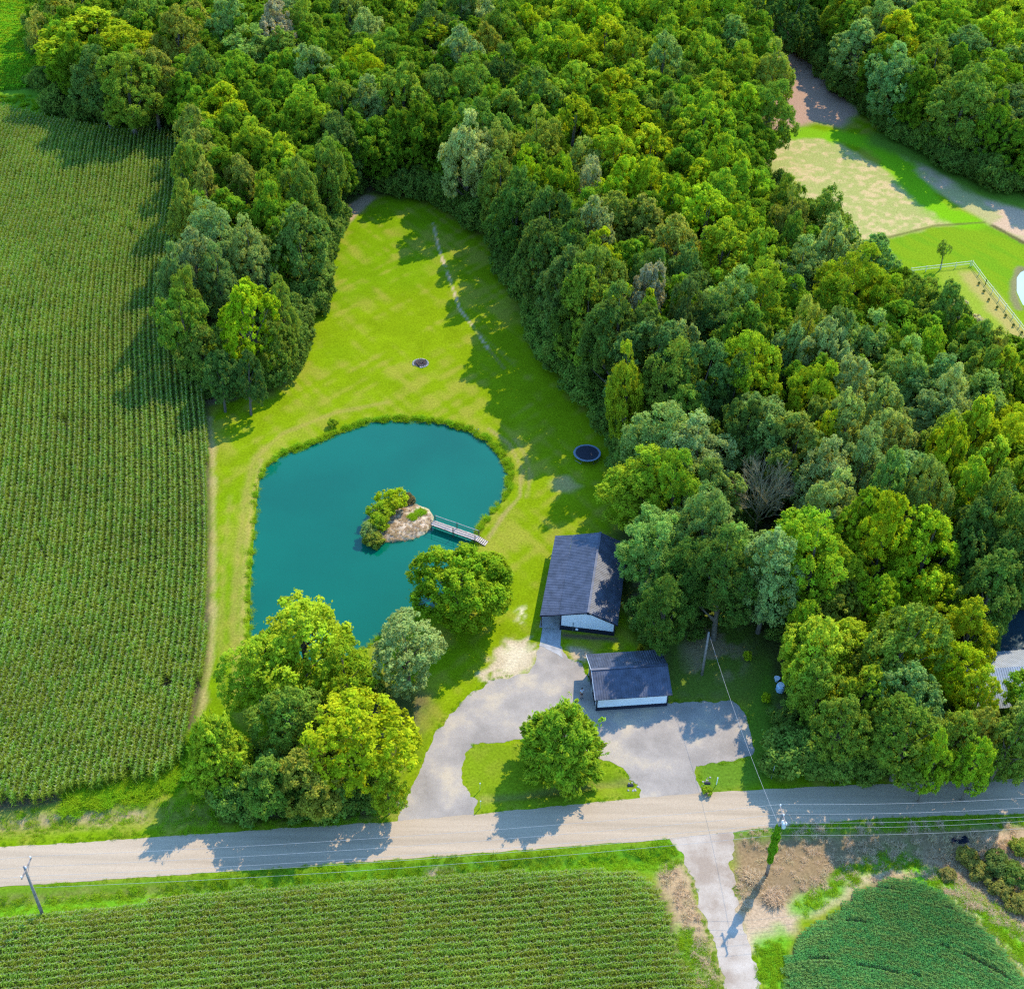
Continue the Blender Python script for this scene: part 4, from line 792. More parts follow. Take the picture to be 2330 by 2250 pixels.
# main wood, nearer part
for q_ in [(1210, 410, 34, 'Y'), (1262, 430, 34, 'L'), (1190, 470, 46, 'D'), (1335, 425, 30, 'T'), (1250, 500, 44, 'D'), (1340, 520, 42, 'P'), (1430, 430, 46, 'Y'), (1480, 440, 42, 'Y'), (1400, 500, 46, 'O'), (1540, 470, 50, 'L'), (1460, 520, 48, 'O'), (1590, 420, 44, 'Y'), (1650, 380, 40, 'L'), (1700, 440, 40, 'L'), (1640, 460, 42, 'L'), (1600, 510, 62, 'Y'), (1540, 560, 50, 'O'), (1680, 530, 46, 'L'), (1430, 610, 44, 'D'), (1390, 590, 40, 'G'), (1270, 590, 40, 'D'), (1250, 640, 44, 'D'),
           (1480, 640, 48, 'D'), (1560, 640, 50, 'D'), (1300, 700, 44, 'D'), (1440, 670, 38, 'T'), (1400, 720, 44, 'D'), (1500, 720, 44, 'D'), (1560, 720, 40, 'D'), (1330, 780, 46, 'D'), (1300, 850, 36, 'D'), (1420, 790, 44, 'D'), (1370, 860, 44, 'D'), (1640, 590, 58, 'L'), (1730, 600, 44, 'L'), (1790, 560, 34, 'G'), (1870, 500, 52, 'G'), (1930, 495, 32, 'D'), (1790, 440, 30, 'G'), (1790, 500, 34, 'O'), (1890, 570, 42, 'P'), (1970, 580, 48, 'K'), (1815, 625, 52, 'K'), (1655, 690, 52, 'P'), (1730, 680, 48, 'L'), (1950, 645, 62, 'L'), (2010, 700, 50, 'L'), (1900, 700, 52, 'L'), (2120, 660, 42, 'O'), (2075, 620, 26, 'D'), (2080, 700, 48, 'G'), (2200, 730, 44, 'T'), (2150, 720, 40, 'G'), (2260, 770, 40, 'O'),
           (1505, 830, 52, 'P'), (1545, 790, 34, 'P'), (1440, 870, 36, 'L'), (1700, 770, 46, 'G'), (1630, 760, 48, 'D'), (1590, 840, 50, 'D'), (1730, 850, 58, 'L'), (1660, 890, 44, 'D'), (1830, 780, 44, 'O'), (1780, 800, 34, 'K'), (1830, 905, 48, 'L'), (1890, 800, 40, 'P'), (1900, 770, 44, 'K'), (1980, 790, 52, 'K'), (1945, 880, 44, 'P'), (2040, 850, 50, 'K'), (2110, 820, 40, 'L'), (2180, 800, 44, 'G'), (2240, 850, 44, 'G'), (2300, 840, 44, 'L'), (2090, 950, 58, 'B'), (2185, 930, 38, 'P'), (2000, 950, 44, 'P'),
           (1750, 975, 70, 'B'), (1680, 960, 40, 'D'), (1940, 980, 48, 'P'), (1955, 1055, 54, 'B'), (2030, 1010, 46, 'P'), (2030, 1110, 38, 'K'), (2200, 990, 44, 'Y'), (2160, 1050, 40, 'Y'), (2285, 1010, 48, 'Y'), (2240, 1080, 50, 'L'), (2310, 1090, 46, 'L'), (2270, 1170, 46, 'G'), (2310, 1250, 52, 'D'), (2230, 1230, 50, 'D'), (2210, 1140, 42, 'L'), (2120, 1130, 44, 'K'),
           (1830, 1170, 66, 'L'), (1900, 1150, 48, 'P'), (1960, 1190, 48, 'Y'), (2020, 1200, 46, 'Y'), (1850, 1270, 62, 'L'), (1760, 1260, 56, 'P'), (2080, 1170, 42, 'G'), (2100, 1260, 62, 'Y'), (1960, 1290, 54, 'L'), (2030, 1330, 60, 'Y'), (2180, 1290, 38, 'L')]: T(*q_)
T(1390, 625, 34, 'Y', 't'); T(1420, 760, 24, 'Y', 't'); T(1480, 745, 24, 'Y', 't'); T(1330, 625, 30, 'L', 't')
T(1855, 1040, 50, 'Y', 'w', label='compact bright yellow-green tree directly right of the bare brown tree')
# big trees by the barn and the roadside wood
for q_ in [(1495, 1010, 96, 'P'), (1590, 1040, 88, 'P'), (1530, 1130, 74, 'L'), (1480, 1240, 92, 'K'), (1600, 1200, 84, 'K'), (1560, 1310, 88, 'D'), (1442, 1372, 56, 'K'), (1660, 1280, 70, 'K'), (1520, 1400, 66, 'D')]: T(*q_, 'w', .62, H=17 if q_[1] < 1150 else 14)
for q_ in [(1740, 1330, 62, 'G'), (1890, 1390, 78, 'O'), (1830, 1450, 62, 'L'), (1985, 1380, 66, 'L'), (1930, 1480, 84, 'L'), (2120, 1390, 82, 'Y'), (2060, 1470, 78, 'Y'), (2200, 1450, 68, 'Y'), (2175, 1530, 70, 'Y'), (1860, 1580, 72, 'G'), (1960, 1590, 76, 'L'), (2060, 1590, 82, 'K'), (1910, 1670, 66, 'G'), (2060, 1680, 86, 'G'), (2000, 1660, 66, 'G'), (2140, 1690, 60, 'G'), (2225, 1600, 50, 'Y'), (2325, 1660, 40, 'P'), (2200, 1670, 60, 'O'), (2280, 1700, 58, 'G'), (2120, 1740, 40, 'L'), (2220, 1740, 44, 'L')]: T(*q_, 'w', .6)
# wood beyond the lane, top right
for q_ in [(1745, 10, 36, 'D'), (1800, 35, 40, 'D'), (1845, 80, 44, 'G'), (1885, 50, 44, 'L'), (1900, 130, 50, 'G'), (1955, 100, 46, 'P'), (1990, 45, 44, 'K'), (1960, 180, 56, 'G'), (2055, 90, 50, 'Y'), (2030, 160, 52, 'K'), (2020, 230, 54, 'D'), (2100, 60, 48, 'L'), (2130, 150, 50, 'G'), (2100, 230, 54, 'D'), (2200, 120, 50, 'K'), (2170, 50, 46, 'L'), (2180, 220, 54, 'G'), (2150, 285, 46, 'D'), (2260, 90, 54, 'Y'), (2250, 190, 52, 'L'), (2230, 300, 54, 'D'), (2310, 60, 48, 'L'), (2320, 160, 50, 'K'), (2310, 260, 54, 'D'), (2290, 335, 44, 'D'), (1930, 15, 40, 'L'), (2040, 15, 40, 'K'), (2240, 20, 44, 'L'), (2200, 330, 34, 'D')]: T(*q_)
# lone trees
T(2152, 566, 17, 'G', 'a', H=6.0, zf=.72, label='tiny lone tree with its shadow on the bright far lawn above the fence corner')
T(1043, 1360, 122, 'L', 'r', H=10.8, zf=.5, label='big round dense green tree between pond and barn below the footbridge')
T(1278, 1705, 100, 'L', 'c', H=9.5, zf=.40, label='lone feathery green tree on the grass island between the two drive mouths')
T(690, 1455, 128, 'L', 'w', H=13, zf=.6, label='large bright green tree at the lower left corner of the pond')
T(585, 1520, 84, 'L', 'w', H=11, label='green tree at the left of the roadside cluster below the pond'); T(925, 1480, 88, 'P', 'w', H=11, label='pale green tree just below the round tree by the pond')
T(820, 1660, 128, 'Y', 'w', H=12.5, label='large yellow-green tree at the right of the roadside cluster'); T(655, 1640, 88, 'G', 'w', H=11.5, label='green tree in the middle of the roadside cluster')
T(500, 1720, 82, 'L', 'c', H=10, zf=.45, label='feathery bright green tree at the left end of the roadside cluster beside the corn'); T(715, 1770, 90, 'O', 'w', H=10, label='olive tree lowest in the roadside cluster, nearest the road'); T(880, 1790, 46, 'L', 'w', H=8, label='small leafy tree at the right foot of the roadside cluster by the drive')
T(605, 1780, 66, 'G', 'w', H=9, label='small green tree under the roadside cluster between its two lowest crowns'); T(790, 1540, 78, 'L', 'w', H=11, label='green tree between the large pondside tree and the yellow-green tree')
def tb(sx, sy, r, H, c):
    p = at(sx*K, sy*K, 0); x, y = proj((p[0], p[1], H*.6)); trees.append(dict(x=p[0], y=p[1], r=r, H=H, c=c, kind='w', px=x, py=y, label=None, name='deciduous_tree', cat='tree', group=None, rz=None, hand=True))
for a_ in [(1078, 690, 5.2, 20, 'D'), (1128, 735, 5.4, 21, 'G'), (1172, 785, 5.6, 21.5, 'D'), (1215, 835, 5.6, 21, 'D'), (1262, 868, 5.4, 20, 'G'), (1030, 615, 5.0, 20, 'D'), (985, 520, 5.0, 20, 'D'), (960, 465, 4.8, 18, 'G'), (1240, 800, 5.4, 20, 'D'), (1192, 762, 5.4, 22, 'D'), (1145, 700, 5.2, 22, 'G'), (1075, 650, 5.0, 21, 'D')]: tb(*a_)
CLEAR = [(1425, 0), (1500, 60), (1525, 110), (1520, 200), (1470, 262), (1462, 300), (1520, 350), (1560, 372), (1620, 372), (1645, 440), (1712, 470), (1720, 505), (1775, 535), (1850, 545), (1880, 600), (1960, 668), (1990, 400), (1880, 345), (1760, 290), (1645, 215), (1560, 110), (1450, -5)]
CLEAR = [(a*K, b*K) for a, b in CLEAR]
LAWNV = S([(630, 470), (700, 385), (760, 400), (850, 430), (930, 490), (965, 560), (1010, 640), (1060, 710), (1120, 790), (1170, 870), (1190, 960), (1170, 1020), (1030, 1100), (800, 1100), (600, 800), (560, 690), (600, 600)])
def hides(t_, x, y, yb):
    cx_, cy_ = proj((t_['x'], t_['y'], t_['H']*.52)); return t_['y'] < yb and ((x-cx_)/(t_['r']*19.5))**2+((y-cy_)/(t_['H']*6.8))**2 < 1
def trim(t_):
    if not t_['label'] and (hides(t_, 1772, 1560, 109) or hides(t_, 2310, 1548, 112)): return False
    while t_['H'] > 7:
        hit = False
        for o in (0, -.55, .55):
            x_, y_ = proj((t_['x']+o*t_['r'], t_['y'], t_['H']*(1 if o == 0 else .88)))
            if inside(np.array([x_]), np.array([y_]), CLEAR)[0]: hit = True
            if math.hypot(x_-2308, y_-1548) < 30 and t_['y'] < 115: hit = True
            if math.hypot(x_-2312, y_-1435) < 38 and t_['y'] < 125: hit = True
            if math.hypot(x_-1735, (y_-1128)*.85) < 62 and t_['y'] < BARE[1]: hit = True
        if not hit: return True
        t_['H'] -= 1.0
    return False
def wooded(x, y, m): return any(sdist(np.array([x]), np.array([y]), f)[0] < m for f in FOR)
BARE = at(1735, 1115, 9.5)
def clash(t_): return math.hypot(t_['x']-BARE[0], t_['y']-BARE[1]) < t_['r']+1.5
trees = [t_ for t_ in trees if t_['label'] or t_['kind'] != 'w' or ((wooded(t_['x'], t_['y'], 1.5) or (t_['px'] < 780 and t_['py'] > 180) or (t_['px'] > 1700 and t_['py'] > 1300)) and not clash(t_))]
trees = [t_ for t_ in trees if t_['label'] or (trim(t_) and not inside(np.array([t_['x']]), np.array([t_['y']]), LAWNV)[0])]
kept_ = []
for t_ in sorted(trees, key=lambda t_: (t_['label'] is None, t_['kind'] == 'w', t_ not in trees[-12:], -t_['r'])):
    if t_['label'] is None and t_['kind'] == 'w' and any(math.hypot(t_['x']-k_['x'], t_['y']-k_['y']) < .40*(t_['r']+k_['r']) for k_ in kept_): continue
    kept_.append(t_)
trees = kept_
# fill the woods between the listed crowns
FILL = [[(330, -80), (400, 200), (350, 330), (420, 480), (480, 560), (640, 560), (740, 440), (850, 440), (980, 480), (1100, 560), (1180, 650), (1300, 900), (1560, 1200), (1480, 1400), (1700, 1440), (1800, 1640), (1900, 1700), (2450, 1720), (2450, 860), (2250, 800), (2120, 690), (1960, 560), (1880, 540), (1740, 470), (1690, 330), (1790, 260), (1780, 150), (1700, 80), (1640, -80)],
        [(1690, -80), (1800, 80), (1930, 210), (2100, 290), (2420, 400), (2420, -80)], [(120, -60), (120, 120), (200, 210), (330, 210), (330, -60)]]
q = np.random.RandomState(5); hx = np.array([[t_['x'], t_['y'], t_['r']] for t_ in trees]); hcode = [t_['c'] for t_ in trees]; handn = len(trees)
fillP = [[tuple(at(a, b, 10)[:2]) for a, b in f] for f in FILL]
pts = [tuple(r_) for r_ in hx]
B3 = grow(POND3, 1.5)
BARN = [(2.5, 115), (13.8, 113.5), (17.5, 133), (5, 135)]; GAR = [(9, 102), (20.5, 103), (19.5, 113), (8, 112)]; YARD = S([(1280, 1330), (1280, 1230), (1440, 1230), (1480, 1440), (1480, 1500), (1340, 1480)])
cand = np.stack([q.uniform(-150, 175, 60000), q.uniform(85, 395, 60000)], 1)
ok = np.zeros(len(cand), bool)
for f in fillP: ok |= inside(cand[:, 0], cand[:, 1], f)
for f, m_ in ((B3, 3), (BARN, 3), (GAR, 2), (YARD, 0), (LANE, 3), (HAY, 4), (HAY2, 6), (FARLAWN, 5), (POND2, 4), (CORN, 2)):
    ok &= sdist(cand[:, 0], cand[:, 1], f) > m_
ok &= sdist(cand[:, 0], cand[:, 1], S([(640, 430), (710, 372), (830, 380), (960, 470), (1010, 600), (1060, 700), (1140, 770), (1190, 850), (1230, 960), (1180, 1020), (1020, 1100), (600, 900), (600, 600)])) > 2.5
wd_ = np.zeros(len(cand), bool)
for f in FOR: wd_ |= sdist(cand[:, 0], cand[:, 1], f) < .5
ok &= wd_ | (cand[:, 1] > 340) | (np.abs(cand[:, 0]) > 120); ok &= np.hypot(cand[:, 0]-BARE[0], cand[:, 1]-BARE[1]) > 6.5
cand = cand[ok]
fills = []
for cx_, cy_ in cand:
    r = q.uniform(4.0, 6.0) + (.6 if cy_ > 260 else 0)
    arr = np.array(pts); dist = np.hypot(arr[:, 0]-cx_, arr[:, 1]-cy_)
    if np.any(dist < .50*(arr[:, 2]+r)): continue
    j = int(np.argmin(np.hypot(hx[:, 0]-cx_, hx[:, 1]-cy_))); code = hcode[j] if q.rand() < .75 else q.choice(list('GLKLGO'))
    H = q.uniform(13.5, 18)
    pts.append((cx_, cy_, r)); ppx, ppy = proj((cx_, cy_, H*.6))
    fills.append(dict(x=cx_, y=cy_, r=r, H=H, c=code, kind='w', px=ppx, py=ppy, label=None, name='deciduous_tree', cat='tree', group=None, rz=None, hand=False))
inframe = [f for f in fills if -40 < f['px'] < 2370 and f['py'] > -60 and f['py'] < 2290]
outframe = [f for f in fills if f not in inframe]
inframe.sort(key=lambda f: f['y'])
room = 292-handn
inframe = [f for f in inframe if trim(f)]
keep_, rest = inframe[:max(0, room)], inframe[max(0, room):]+outframe
import sys; print('TREES hand', handn, 'fills', len(fills), 'in frame', len(inframe), 'kept', len(keep_), 'massed', len(rest))
trees += keep_
# labels that single each tree out: colour, landmark, side, order of nearness
LM = [('bare brown tree', 1735, 1100), ('trampoline', 1336, 1030), ('long barn', 1320, 1300), ('garage', 1430, 1560), ('fire pit', 957, 827), ('hay field', 1850, 430), ('fence corner', 2211, 606), ('dirt lane', 1760, 150), ("lawn's top end", 850, 470), ("cornfield's top corner", 400, 330), ('tiny lone tree', 2152, 568), ('top-left corner', 0, 0), ('top-right corner', 2330, 0), ('vine pole', 1780, 1850), ('right-edge dark pond', 2310, 1440), ('brush pile', 1905, 1735), ("corn-side strip's lower end", 500, 900), ("top edge's middle", 1165, 0), ('blue barrel', 1774, 1572), ('right-edge pale pond', 2320, 640)]
ORD = ['nearest', 'second nearest', 'third nearest', 'fourth nearest', 'fifth nearest', 'sixth nearest', 'seventh nearest', 'eighth nearest', 'ninth nearest', 'tenth nearest']
from collections import defaultdict
cls = defaultdict(list)
for t_ in trees:
    if t_['label']: continue
    d = [(math.hypot(t_['px']-x, t_['py']-y), n, x, y) for n, x, y in LM]; d.sort(); dist, n, x, y = d[0]
    dx, dy = t_['px']-x, t_['py']-y; side = ('right of' if dx > 0 else 'left of') if abs(dx) > abs(dy) else ('below' if dy > 0 else 'above')
    t_['lm'] = n; cls[(t_['c'], n, side)].append((dist, t_))
for (c_, n, side), lst in cls.items():
    lst.sort(key=lambda a: a[0])
    for k, (dist, t_) in enumerate(lst):
        art = '' if n.startswith('top end') or True else ''
        t_['label'] = f"{CNAME[c_]} tree {side} the {n}" if len(lst) == 1 else f"{CNAME[c_]} tree {side} the {n}, {ORD[min(k, 9)]} of its colour there"
def gname(t_):
    if t_['group']: return t_['group']
    x, y = t_['px'], t_['py']
    if y < 260 and x < 370: return 'trees beside the top-left field'
    if x > 1690 and y < 400 and (x-1690)*.9 > y-60: return 'trees of the wood beyond the dirt lane'
    if x < 780 and 180 < y < 900: return 'trees in the strip between corn and lawn'
    if y > 1330 and x < 1100: return 'trees clustered by the road below the pond'
    return 'trees of the main wood'
kcount = defaultdict(int); tq = np.random.RandomState(9)
for t_ in trees:
    ks = {'w': 10, 't': 3, 'r': 3, 'f': 1, 'c': 1, 's': 3, 'a': 1}[t_['kind']]; k = kcount[t_['kind']] % ks; kcount[t_['kind']] += 1
    key = t_['kind']+str(k)
    if t_['kind'] == 'w' and t_['py'] > 1330 and (t_['px'] > 1650 or t_['px'] < 1000): key = 'w%d' % (10+k % 2)
    if t_['kind'] == 'f' and t_['px'] < 1000: key = 'f1'
    (cm, tm), H0, R0 = PROTO[key]
    root = empty(t_['name'], (t_['x'], t_['y'], gz(t_['x'], t_['y'])), tq.uniform(0, 2*PI) if t_['rz'] is None else t_['rz'])
    ax_ = tq.uniform(.84, 1.16) if t_['kind'] == 'w' else 1.0; root.scale = (t_['r']/R0*ax_, t_['r']/R0/ax_, t_['H']/H0); root.rotation_euler[0] = tq.normal()*.05; root.rotation_euler[1] = tq.normal()*.05
    tag(root, t_['label'], t_['cat'], gname(t_))
    cr = link('crown', cm, root); base = COLS[t_['c']]; j = tq.uniform(.85, 1.15); cr.color = (base[0]*j*tq.uniform(.88, 1.12), base[1]*j, base[2]*j*tq.uniform(.8, 1.3), 1)
    link('trunk', tm, root)
# ------------------------------------------------------------------ instanced masses (one object each)
def scatter(name, pts, protos, rots, scales, seed=0, zs=None, **kw):
    """one object: a point cloud mesh with geometry nodes placing the given plant meshes"""
    me = bpy.data.meshes.new(name); P3 = np.zeros((len(pts), 3), np.float32); P3[:, :2] = pts; P3[:, 2] = gzv(pts[:, 0], pts[:, 1]) if zs is None else zs
    me.vertices.add(len(pts)); me.vertices.foreach_set('co', P3.ravel())
    ar = me.attributes.new('rz', 'FLOAT', 'POINT'); ar.data.foreach_set('value', np.asarray(rots, np.float32))
    sc_ = me.attributes.new('sc', 'FLOAT_VECTOR', 'POINT'); sc_.data.foreach_set('vector', np.asarray(scales, np.float32).ravel())
    pi_ = me.attributes.new('pi', 'INT', 'POINT'); pi_.data.foreach_set('value', np.random.RandomState(seed).randint(0, len(protos), len(pts)).astype(np.int32))
    o = link(name, me); tag(o, kind='stuff', **kw)
    ng = bpy.data.node_groups.new(name, 'GeometryNodeTree'); ng.interface.new_socket('Geometry', in_out='INPUT', socket_type='NodeSocketGeometry'); ng.interface.new_socket('Geometry', in_out='OUTPUT', socket_type='NodeSocketGeometry')
    N = ng.nodes; L = ng.links; gi = N.new('NodeGroupInput'); go = N.new('NodeGroupOutput'); jn = N.new('GeometryNodeJoinGeometry')
    def attr(nm, ty):
        a = N.new('GeometryNodeInputNamedAttribute'); a.data_type = ty; a.inputs[0].default_value = nm; return a
    ar, as_, ap = attr('rz', 'FLOAT'), attr('sc', 'FLOAT_VECTOR'), attr('pi', 'INT')
    cx3 = N.new('ShaderNodeCombineXYZ'); L.new(ar.outputs[0], cx3.inputs[2])
    for k, pm in enumerate(protos):
        po = bpy.data.objects.get('_p_'+pm.name) or bpy.data.objects.new('_p_'+pm.name, pm)
        oi = N.new('GeometryNodeObjectInfo'); oi.inputs[0].default_value = po; oi.inputs[1].default_value = True
        cmp_ = N.new('FunctionNodeCompare'); cmp_.data_type = 'INT'; cmp_.operation = 'EQUAL'; L.new(ap.outputs[0], cmp_.inputs[2]); cmp_.inputs[3].default_value = k
        ip = N.new('GeometryNodeInstanceOnPoints'); L.new(gi.outputs[0], ip.inputs[0]); L.new(cmp_.outputs[0], ip.inputs['Selection']); L.new(oi.outputs['Geometry'], ip.inputs['Instance'])
        er = N.new('FunctionNodeEulerToRotation'); L.new(cx3.outputs[0], er.inputs[0]); L.new(er.outputs[0], ip.inputs['Rotation']); L.new(as_.outputs[0], ip.inputs['Scale'])
        L.new(ip.outputs[0], jn.inputs[0])
    L.new(jn.outputs[0], go.inputs[0]); md = o.modifiers.new('scatter', 'NODES'); md.node_group = ng
    return o
def strips(R, n, base, h, ln, wd, segs=3, up=.9, name='', jit=.0):
    """n arching blades from given base points: returns quads"""
    Q = []; az = R.uniform(0, 2*PI, n); bx = base
    d = np.stack([np.cos(az), np.sin(az), np.zeros(n)], 1); side = np.stack([-np.sin(az), np.cos(az), np.zeros(n)], 1)
    prev = bx; el = R.uniform(.7, 1.25, n)*up
    for s_ in range(segs):
        ang = el-(s_)*(1.5/segs)*R.uniform(.7, 1.2, n); st = (d*np.cos(ang)[:, None]+np.array([0, 0, 1])*np.sin(ang)[:, None])*(ln/segs)[:, None]
        nx_ = prev+st; w0 = wd*(1-.25*s_)[()] if False else wd*(1.0, .9, .55, .3)[s_]; w1 = wd*(.9, .55, .12, .05)[s_] if segs == 3 else wd*(1-(s_+1)/segs*.9)
        Q.append(np.stack([prev-side*w0[:, None]/2, prev+side*w0[:, None]/2, nx_+side*w1[:, None]/2, nx_-side*w1[:, None]/2], 1)); prev = nx_
    return np.concatenate(Q), np.tile(np.arange(n), segs)
def corn_clump(seed, H=2.3, L=1.0, n=5):
    R = np.random.RandomState(seed); V = []; v = []; mi = []
    for k in range(n):
        x = -L/2+L*(k+.5)/n+R.uniform(-.04, .04); y = R.uniform(-.05, .05); hh = H*R.uniform(.86, 1.08); nl = 12
        zb = np.linspace(.3, hh*.93, nl); base = np.stack([np.full(nl, x), np.full(nl, y), zb], 1)
        q_, ix = strips(R, nl, base, 0, R.uniform(.55, .85, nl)*(1-.35*(zb/hh)**3), R.uniform(.07, .11, nl), 3, .95)
        V.append(q_); r_ = R.rand(nl); v.append(r_[ix]*.7+.3*(base[ix, 2]/hh)); mi += [0]*len(q_)
        t0 = np.array([x, y, 0.]); t1 = np.array([x, y, hh])
        V.append(np.array([[t0-[.015, 0, 0], t0+[.015, 0, 0], t1+[.01, 0, 0], t1-[.01, 0, 0]], [t0-[0, .015, 0], t0+[0, .015, 0], t1+[0, .01, 0], t1-[0, .01, 0]]])); v.append([.4, .4]); mi += [0, 0]
        tb = np.repeat(t1[None], 5, 0); q_, ix = strips(R, 5, tb, 0, R.uniform(.16, .28, 5), np.full(5, .028), 3, 1.25); V.append(q_); v.append(R.rand(5)[ix]); mi += [1]*len(q_)
    V = np.concatenate(V); v = np.concatenate(v); return qmesh('corn%d' % seed, V, [M_CORN, M_TASSEL], {'v': v, 'h': np.full(len(v), R.rand())}, mi)
def soy_clump(seed, mt, L=1.35, H=.95, n=150, W=.30, leaf=.16):
    R = np.random.RandomState(seed); a = R.uniform(0, PI, n); x = R.uniform(-L/2, L/2, n); rr = R.uniform(.75, 1.05, n)
    pos = np.stack([x, W*np.cos(a)*rr, .12+(H-.12)*np.sin(a)**.7*rr*(1+.12*np.sin(x*9+seed))], 1); nr = unit(np.stack([R.normal(size=n)*.35, np.cos(a)*.6, .9+0*a], 1)+R.normal(size=(n, 3))*.35)
    ln = leaf*R.uniform(.7, 1.3, n); return qmesh('soy%s%d' % (mt.name[-3:], seed), leaf_quads(pos, nr, ln, ln*.8, R), mt, {'v': R.rand(n), 'h': np.full(n, R.rand())})
def tuft(seed, mt, H=.5, n=60, rad=.35, wd=.03):
    R = np.random.RandomState(seed); a = R.uniform(0, 2*PI, n); r = rad*np.sqrt(R.rand(n)); base = np.stack([r*np.cos(a), r*np.sin(a), 0*a], 1)
    q_, ix = strips(R, n, base, 0, H*R.uniform(.6, 1.3, n), R.uniform(.7, 1.3, n)*wd, 3, 1.1); r_ = R.rand(n)
    return qmesh('tuft%s%d' % (mt.name[:4], seed), q_, mt, {'v': r_[ix], 'h': np.full(len(q_), R.rand())})
CORNS = [corn_clump(s) for s in range(8)]; SOYS = [soy_clump(s, M_SOY, H=.75, n=340, W=.34, leaf=.105) for s in range(6)]; SOYF = [soy_clump(s, M_SOY2, L=1.6, W=.5, n=110, leaf=.3) for s in range(4)]
CORN2 = [corn_clump(30+s, 1.75) for s in range(8)]
GT = [tuft(s, M_GRASS, .34, 46, .4) for s in range(5)]; ST = [tuft(s, M_STRAW, .55, 60, .4) for s in range(5)]; RT = [tuft(s, M_REED, .62, 80, .42, .04) for s in range(5)]
# left cornfield: rows follow a gently bending guide line
gp = [at(*p) for p in ((345, 300), (330, 480), (306, 600), (296, 750), (301, 900), (306, 1050), (303, 1250), (288, 1400), (268, 1520), (236, 1650), (205, 1780), (150, 2000))]
gyy = np.array([p[1] for p in gp])[::-1]; gxx = np.array([p[0] for p in gp])[::-1]
def guide(y): 
    return sum(np.interp(y+o, gyy, gxx) for o in np.linspace(-9, 9, 13))/13
ys = np.arange(88, 275, .97); dx = np.gradient(guide(ys), ys)
A = []; Rz = []
for k in range(-190, 120):
    x = guide(ys)+k*.762*np.sqrt(1+dx**2); A.append(np.stack([x, ys+(k*37 % 97)/100.], 1)); Rz.append(PI/2-np.arctan(dx))
A = np.concatenate(A); Rz = np.concatenate(Rz)
m_ = (sdist(A[:, 0], A[:, 1], CORN) < -.35) & (A[:, 0] > -150); 
gap = fbm(A[:, 0], A[:, 1], 7, 61); m_ &= ~((gap > .78) & (NR.rand(len(A)) < .25)); A = A[m_]; Rz = Rz[m_]
hh = .82+.36*fbm(A[:, 0], A[:, 1], 12, 62); hh = hh*NR.uniform(.92, 1.08, len(A))
scatter('corn_field', A, CORNS, Rz+NR.choice([0, PI], len(A)), np.stack([np.ones(len(A)), np.ones(len(A))*.95, hh], 1), 1, label='tall green cornfield in upright rows filling the left of the picture', cat='cornfield')
print('corn', len(A))
# lower cornfield: rows parallel to the road
u = np.array([road_u.x, road_u.y]); n_ = np.array([-u[1], u[0]]); o_ = np.array(LOWER[3]); A = []
for k in range(-60, 14):
    s_ = np.arange(-50, 90, .97)+(k*31 % 97)/100.; A.append(o_+s_[:, None]*u+n_*(k*.762)+n_[None]*(.0*s_[:, None]))
A = np.concatenate(A); m_ = (sdist(A[:, 0], A[:, 1], LOWER) < -.3) & (A[:, 1] > 58) & (A[:, 0] > -62); A = A[m_]
gap = fbm(A[:, 0], A[:, 1], 6, 71); m_ = ~((gap > .8) & (NR.rand(len(A)) < .3)); A = A[m_]
edge = smooth(0, 2.2, -sdist(A[:, 0], A[:, 1], LOWER)); hh = (.8+.3*fbm(A[:, 0], A[:, 1], 9, 72))*(.6+.4*edge)
scatter('corn_field', A, CORN2, math.atan2(u[1], u[0])+NR.choice([0, PI], len(A)), np.stack([np.ones(len(A)), np.ones(len(A))*.9, hh], 1), 2, label='cornfield below the road with rows running along it', cat='cornfield')
# soybeans lower right: rows bent round the field corner
c0 = np.array(S([(1640, 2150)])[0]); A = []; Rz = []
for k in range(4, 120):
    r = k*.42; n2_ = int(2*PI*r/.92); a = np.arange(n2_)/n2_*2*PI+k
    A.append(np.stack([c0[0]+r*1.25*np.cos(a), c0[1]+r*np.sin(a)], 1)); Rz.append(np.arctan2(np.cos(a), -1.25*np.sin(a)))
A = np.concatenate(A); Rz = np.concatenate(Rz); m_ = (sdist(A[:, 0], A[:, 1], SOY) < -.2) & (A[:, 1] > 58) & (A[:, 0] < 70); A = A[m_]; Rz = Rz[m_]
rr = np.hypot((A[:, 0]-c0[0])/1.25, A[:, 1]-c0[1]); rut = np.abs(((rr+1.6*(fbm(A[:, 0], A[:, 1], 8, 81)-.5)) % 4.6)-2.3); drop = (rut < .15) & (fbm(A[:, 0], A[:, 1], 5, 82) > .50)
A = A[~drop]; Rz = Rz[~drop]; hh = (.65+.6*fbm(A[:, 0], A[:, 1], 2.5, 83))*(.55+.45*smooth(0, 2.5, -sdist(A[:, 0], A[:, 1], SOY)))
scatter('soybean_field', A, SOYS, Rz, np.stack([np.ones(len(A)), np.ones(len(A))*1.0, hh], 1), 3, label='dark green soybean field with curved rows in the lower right corner', cat='soybean field')
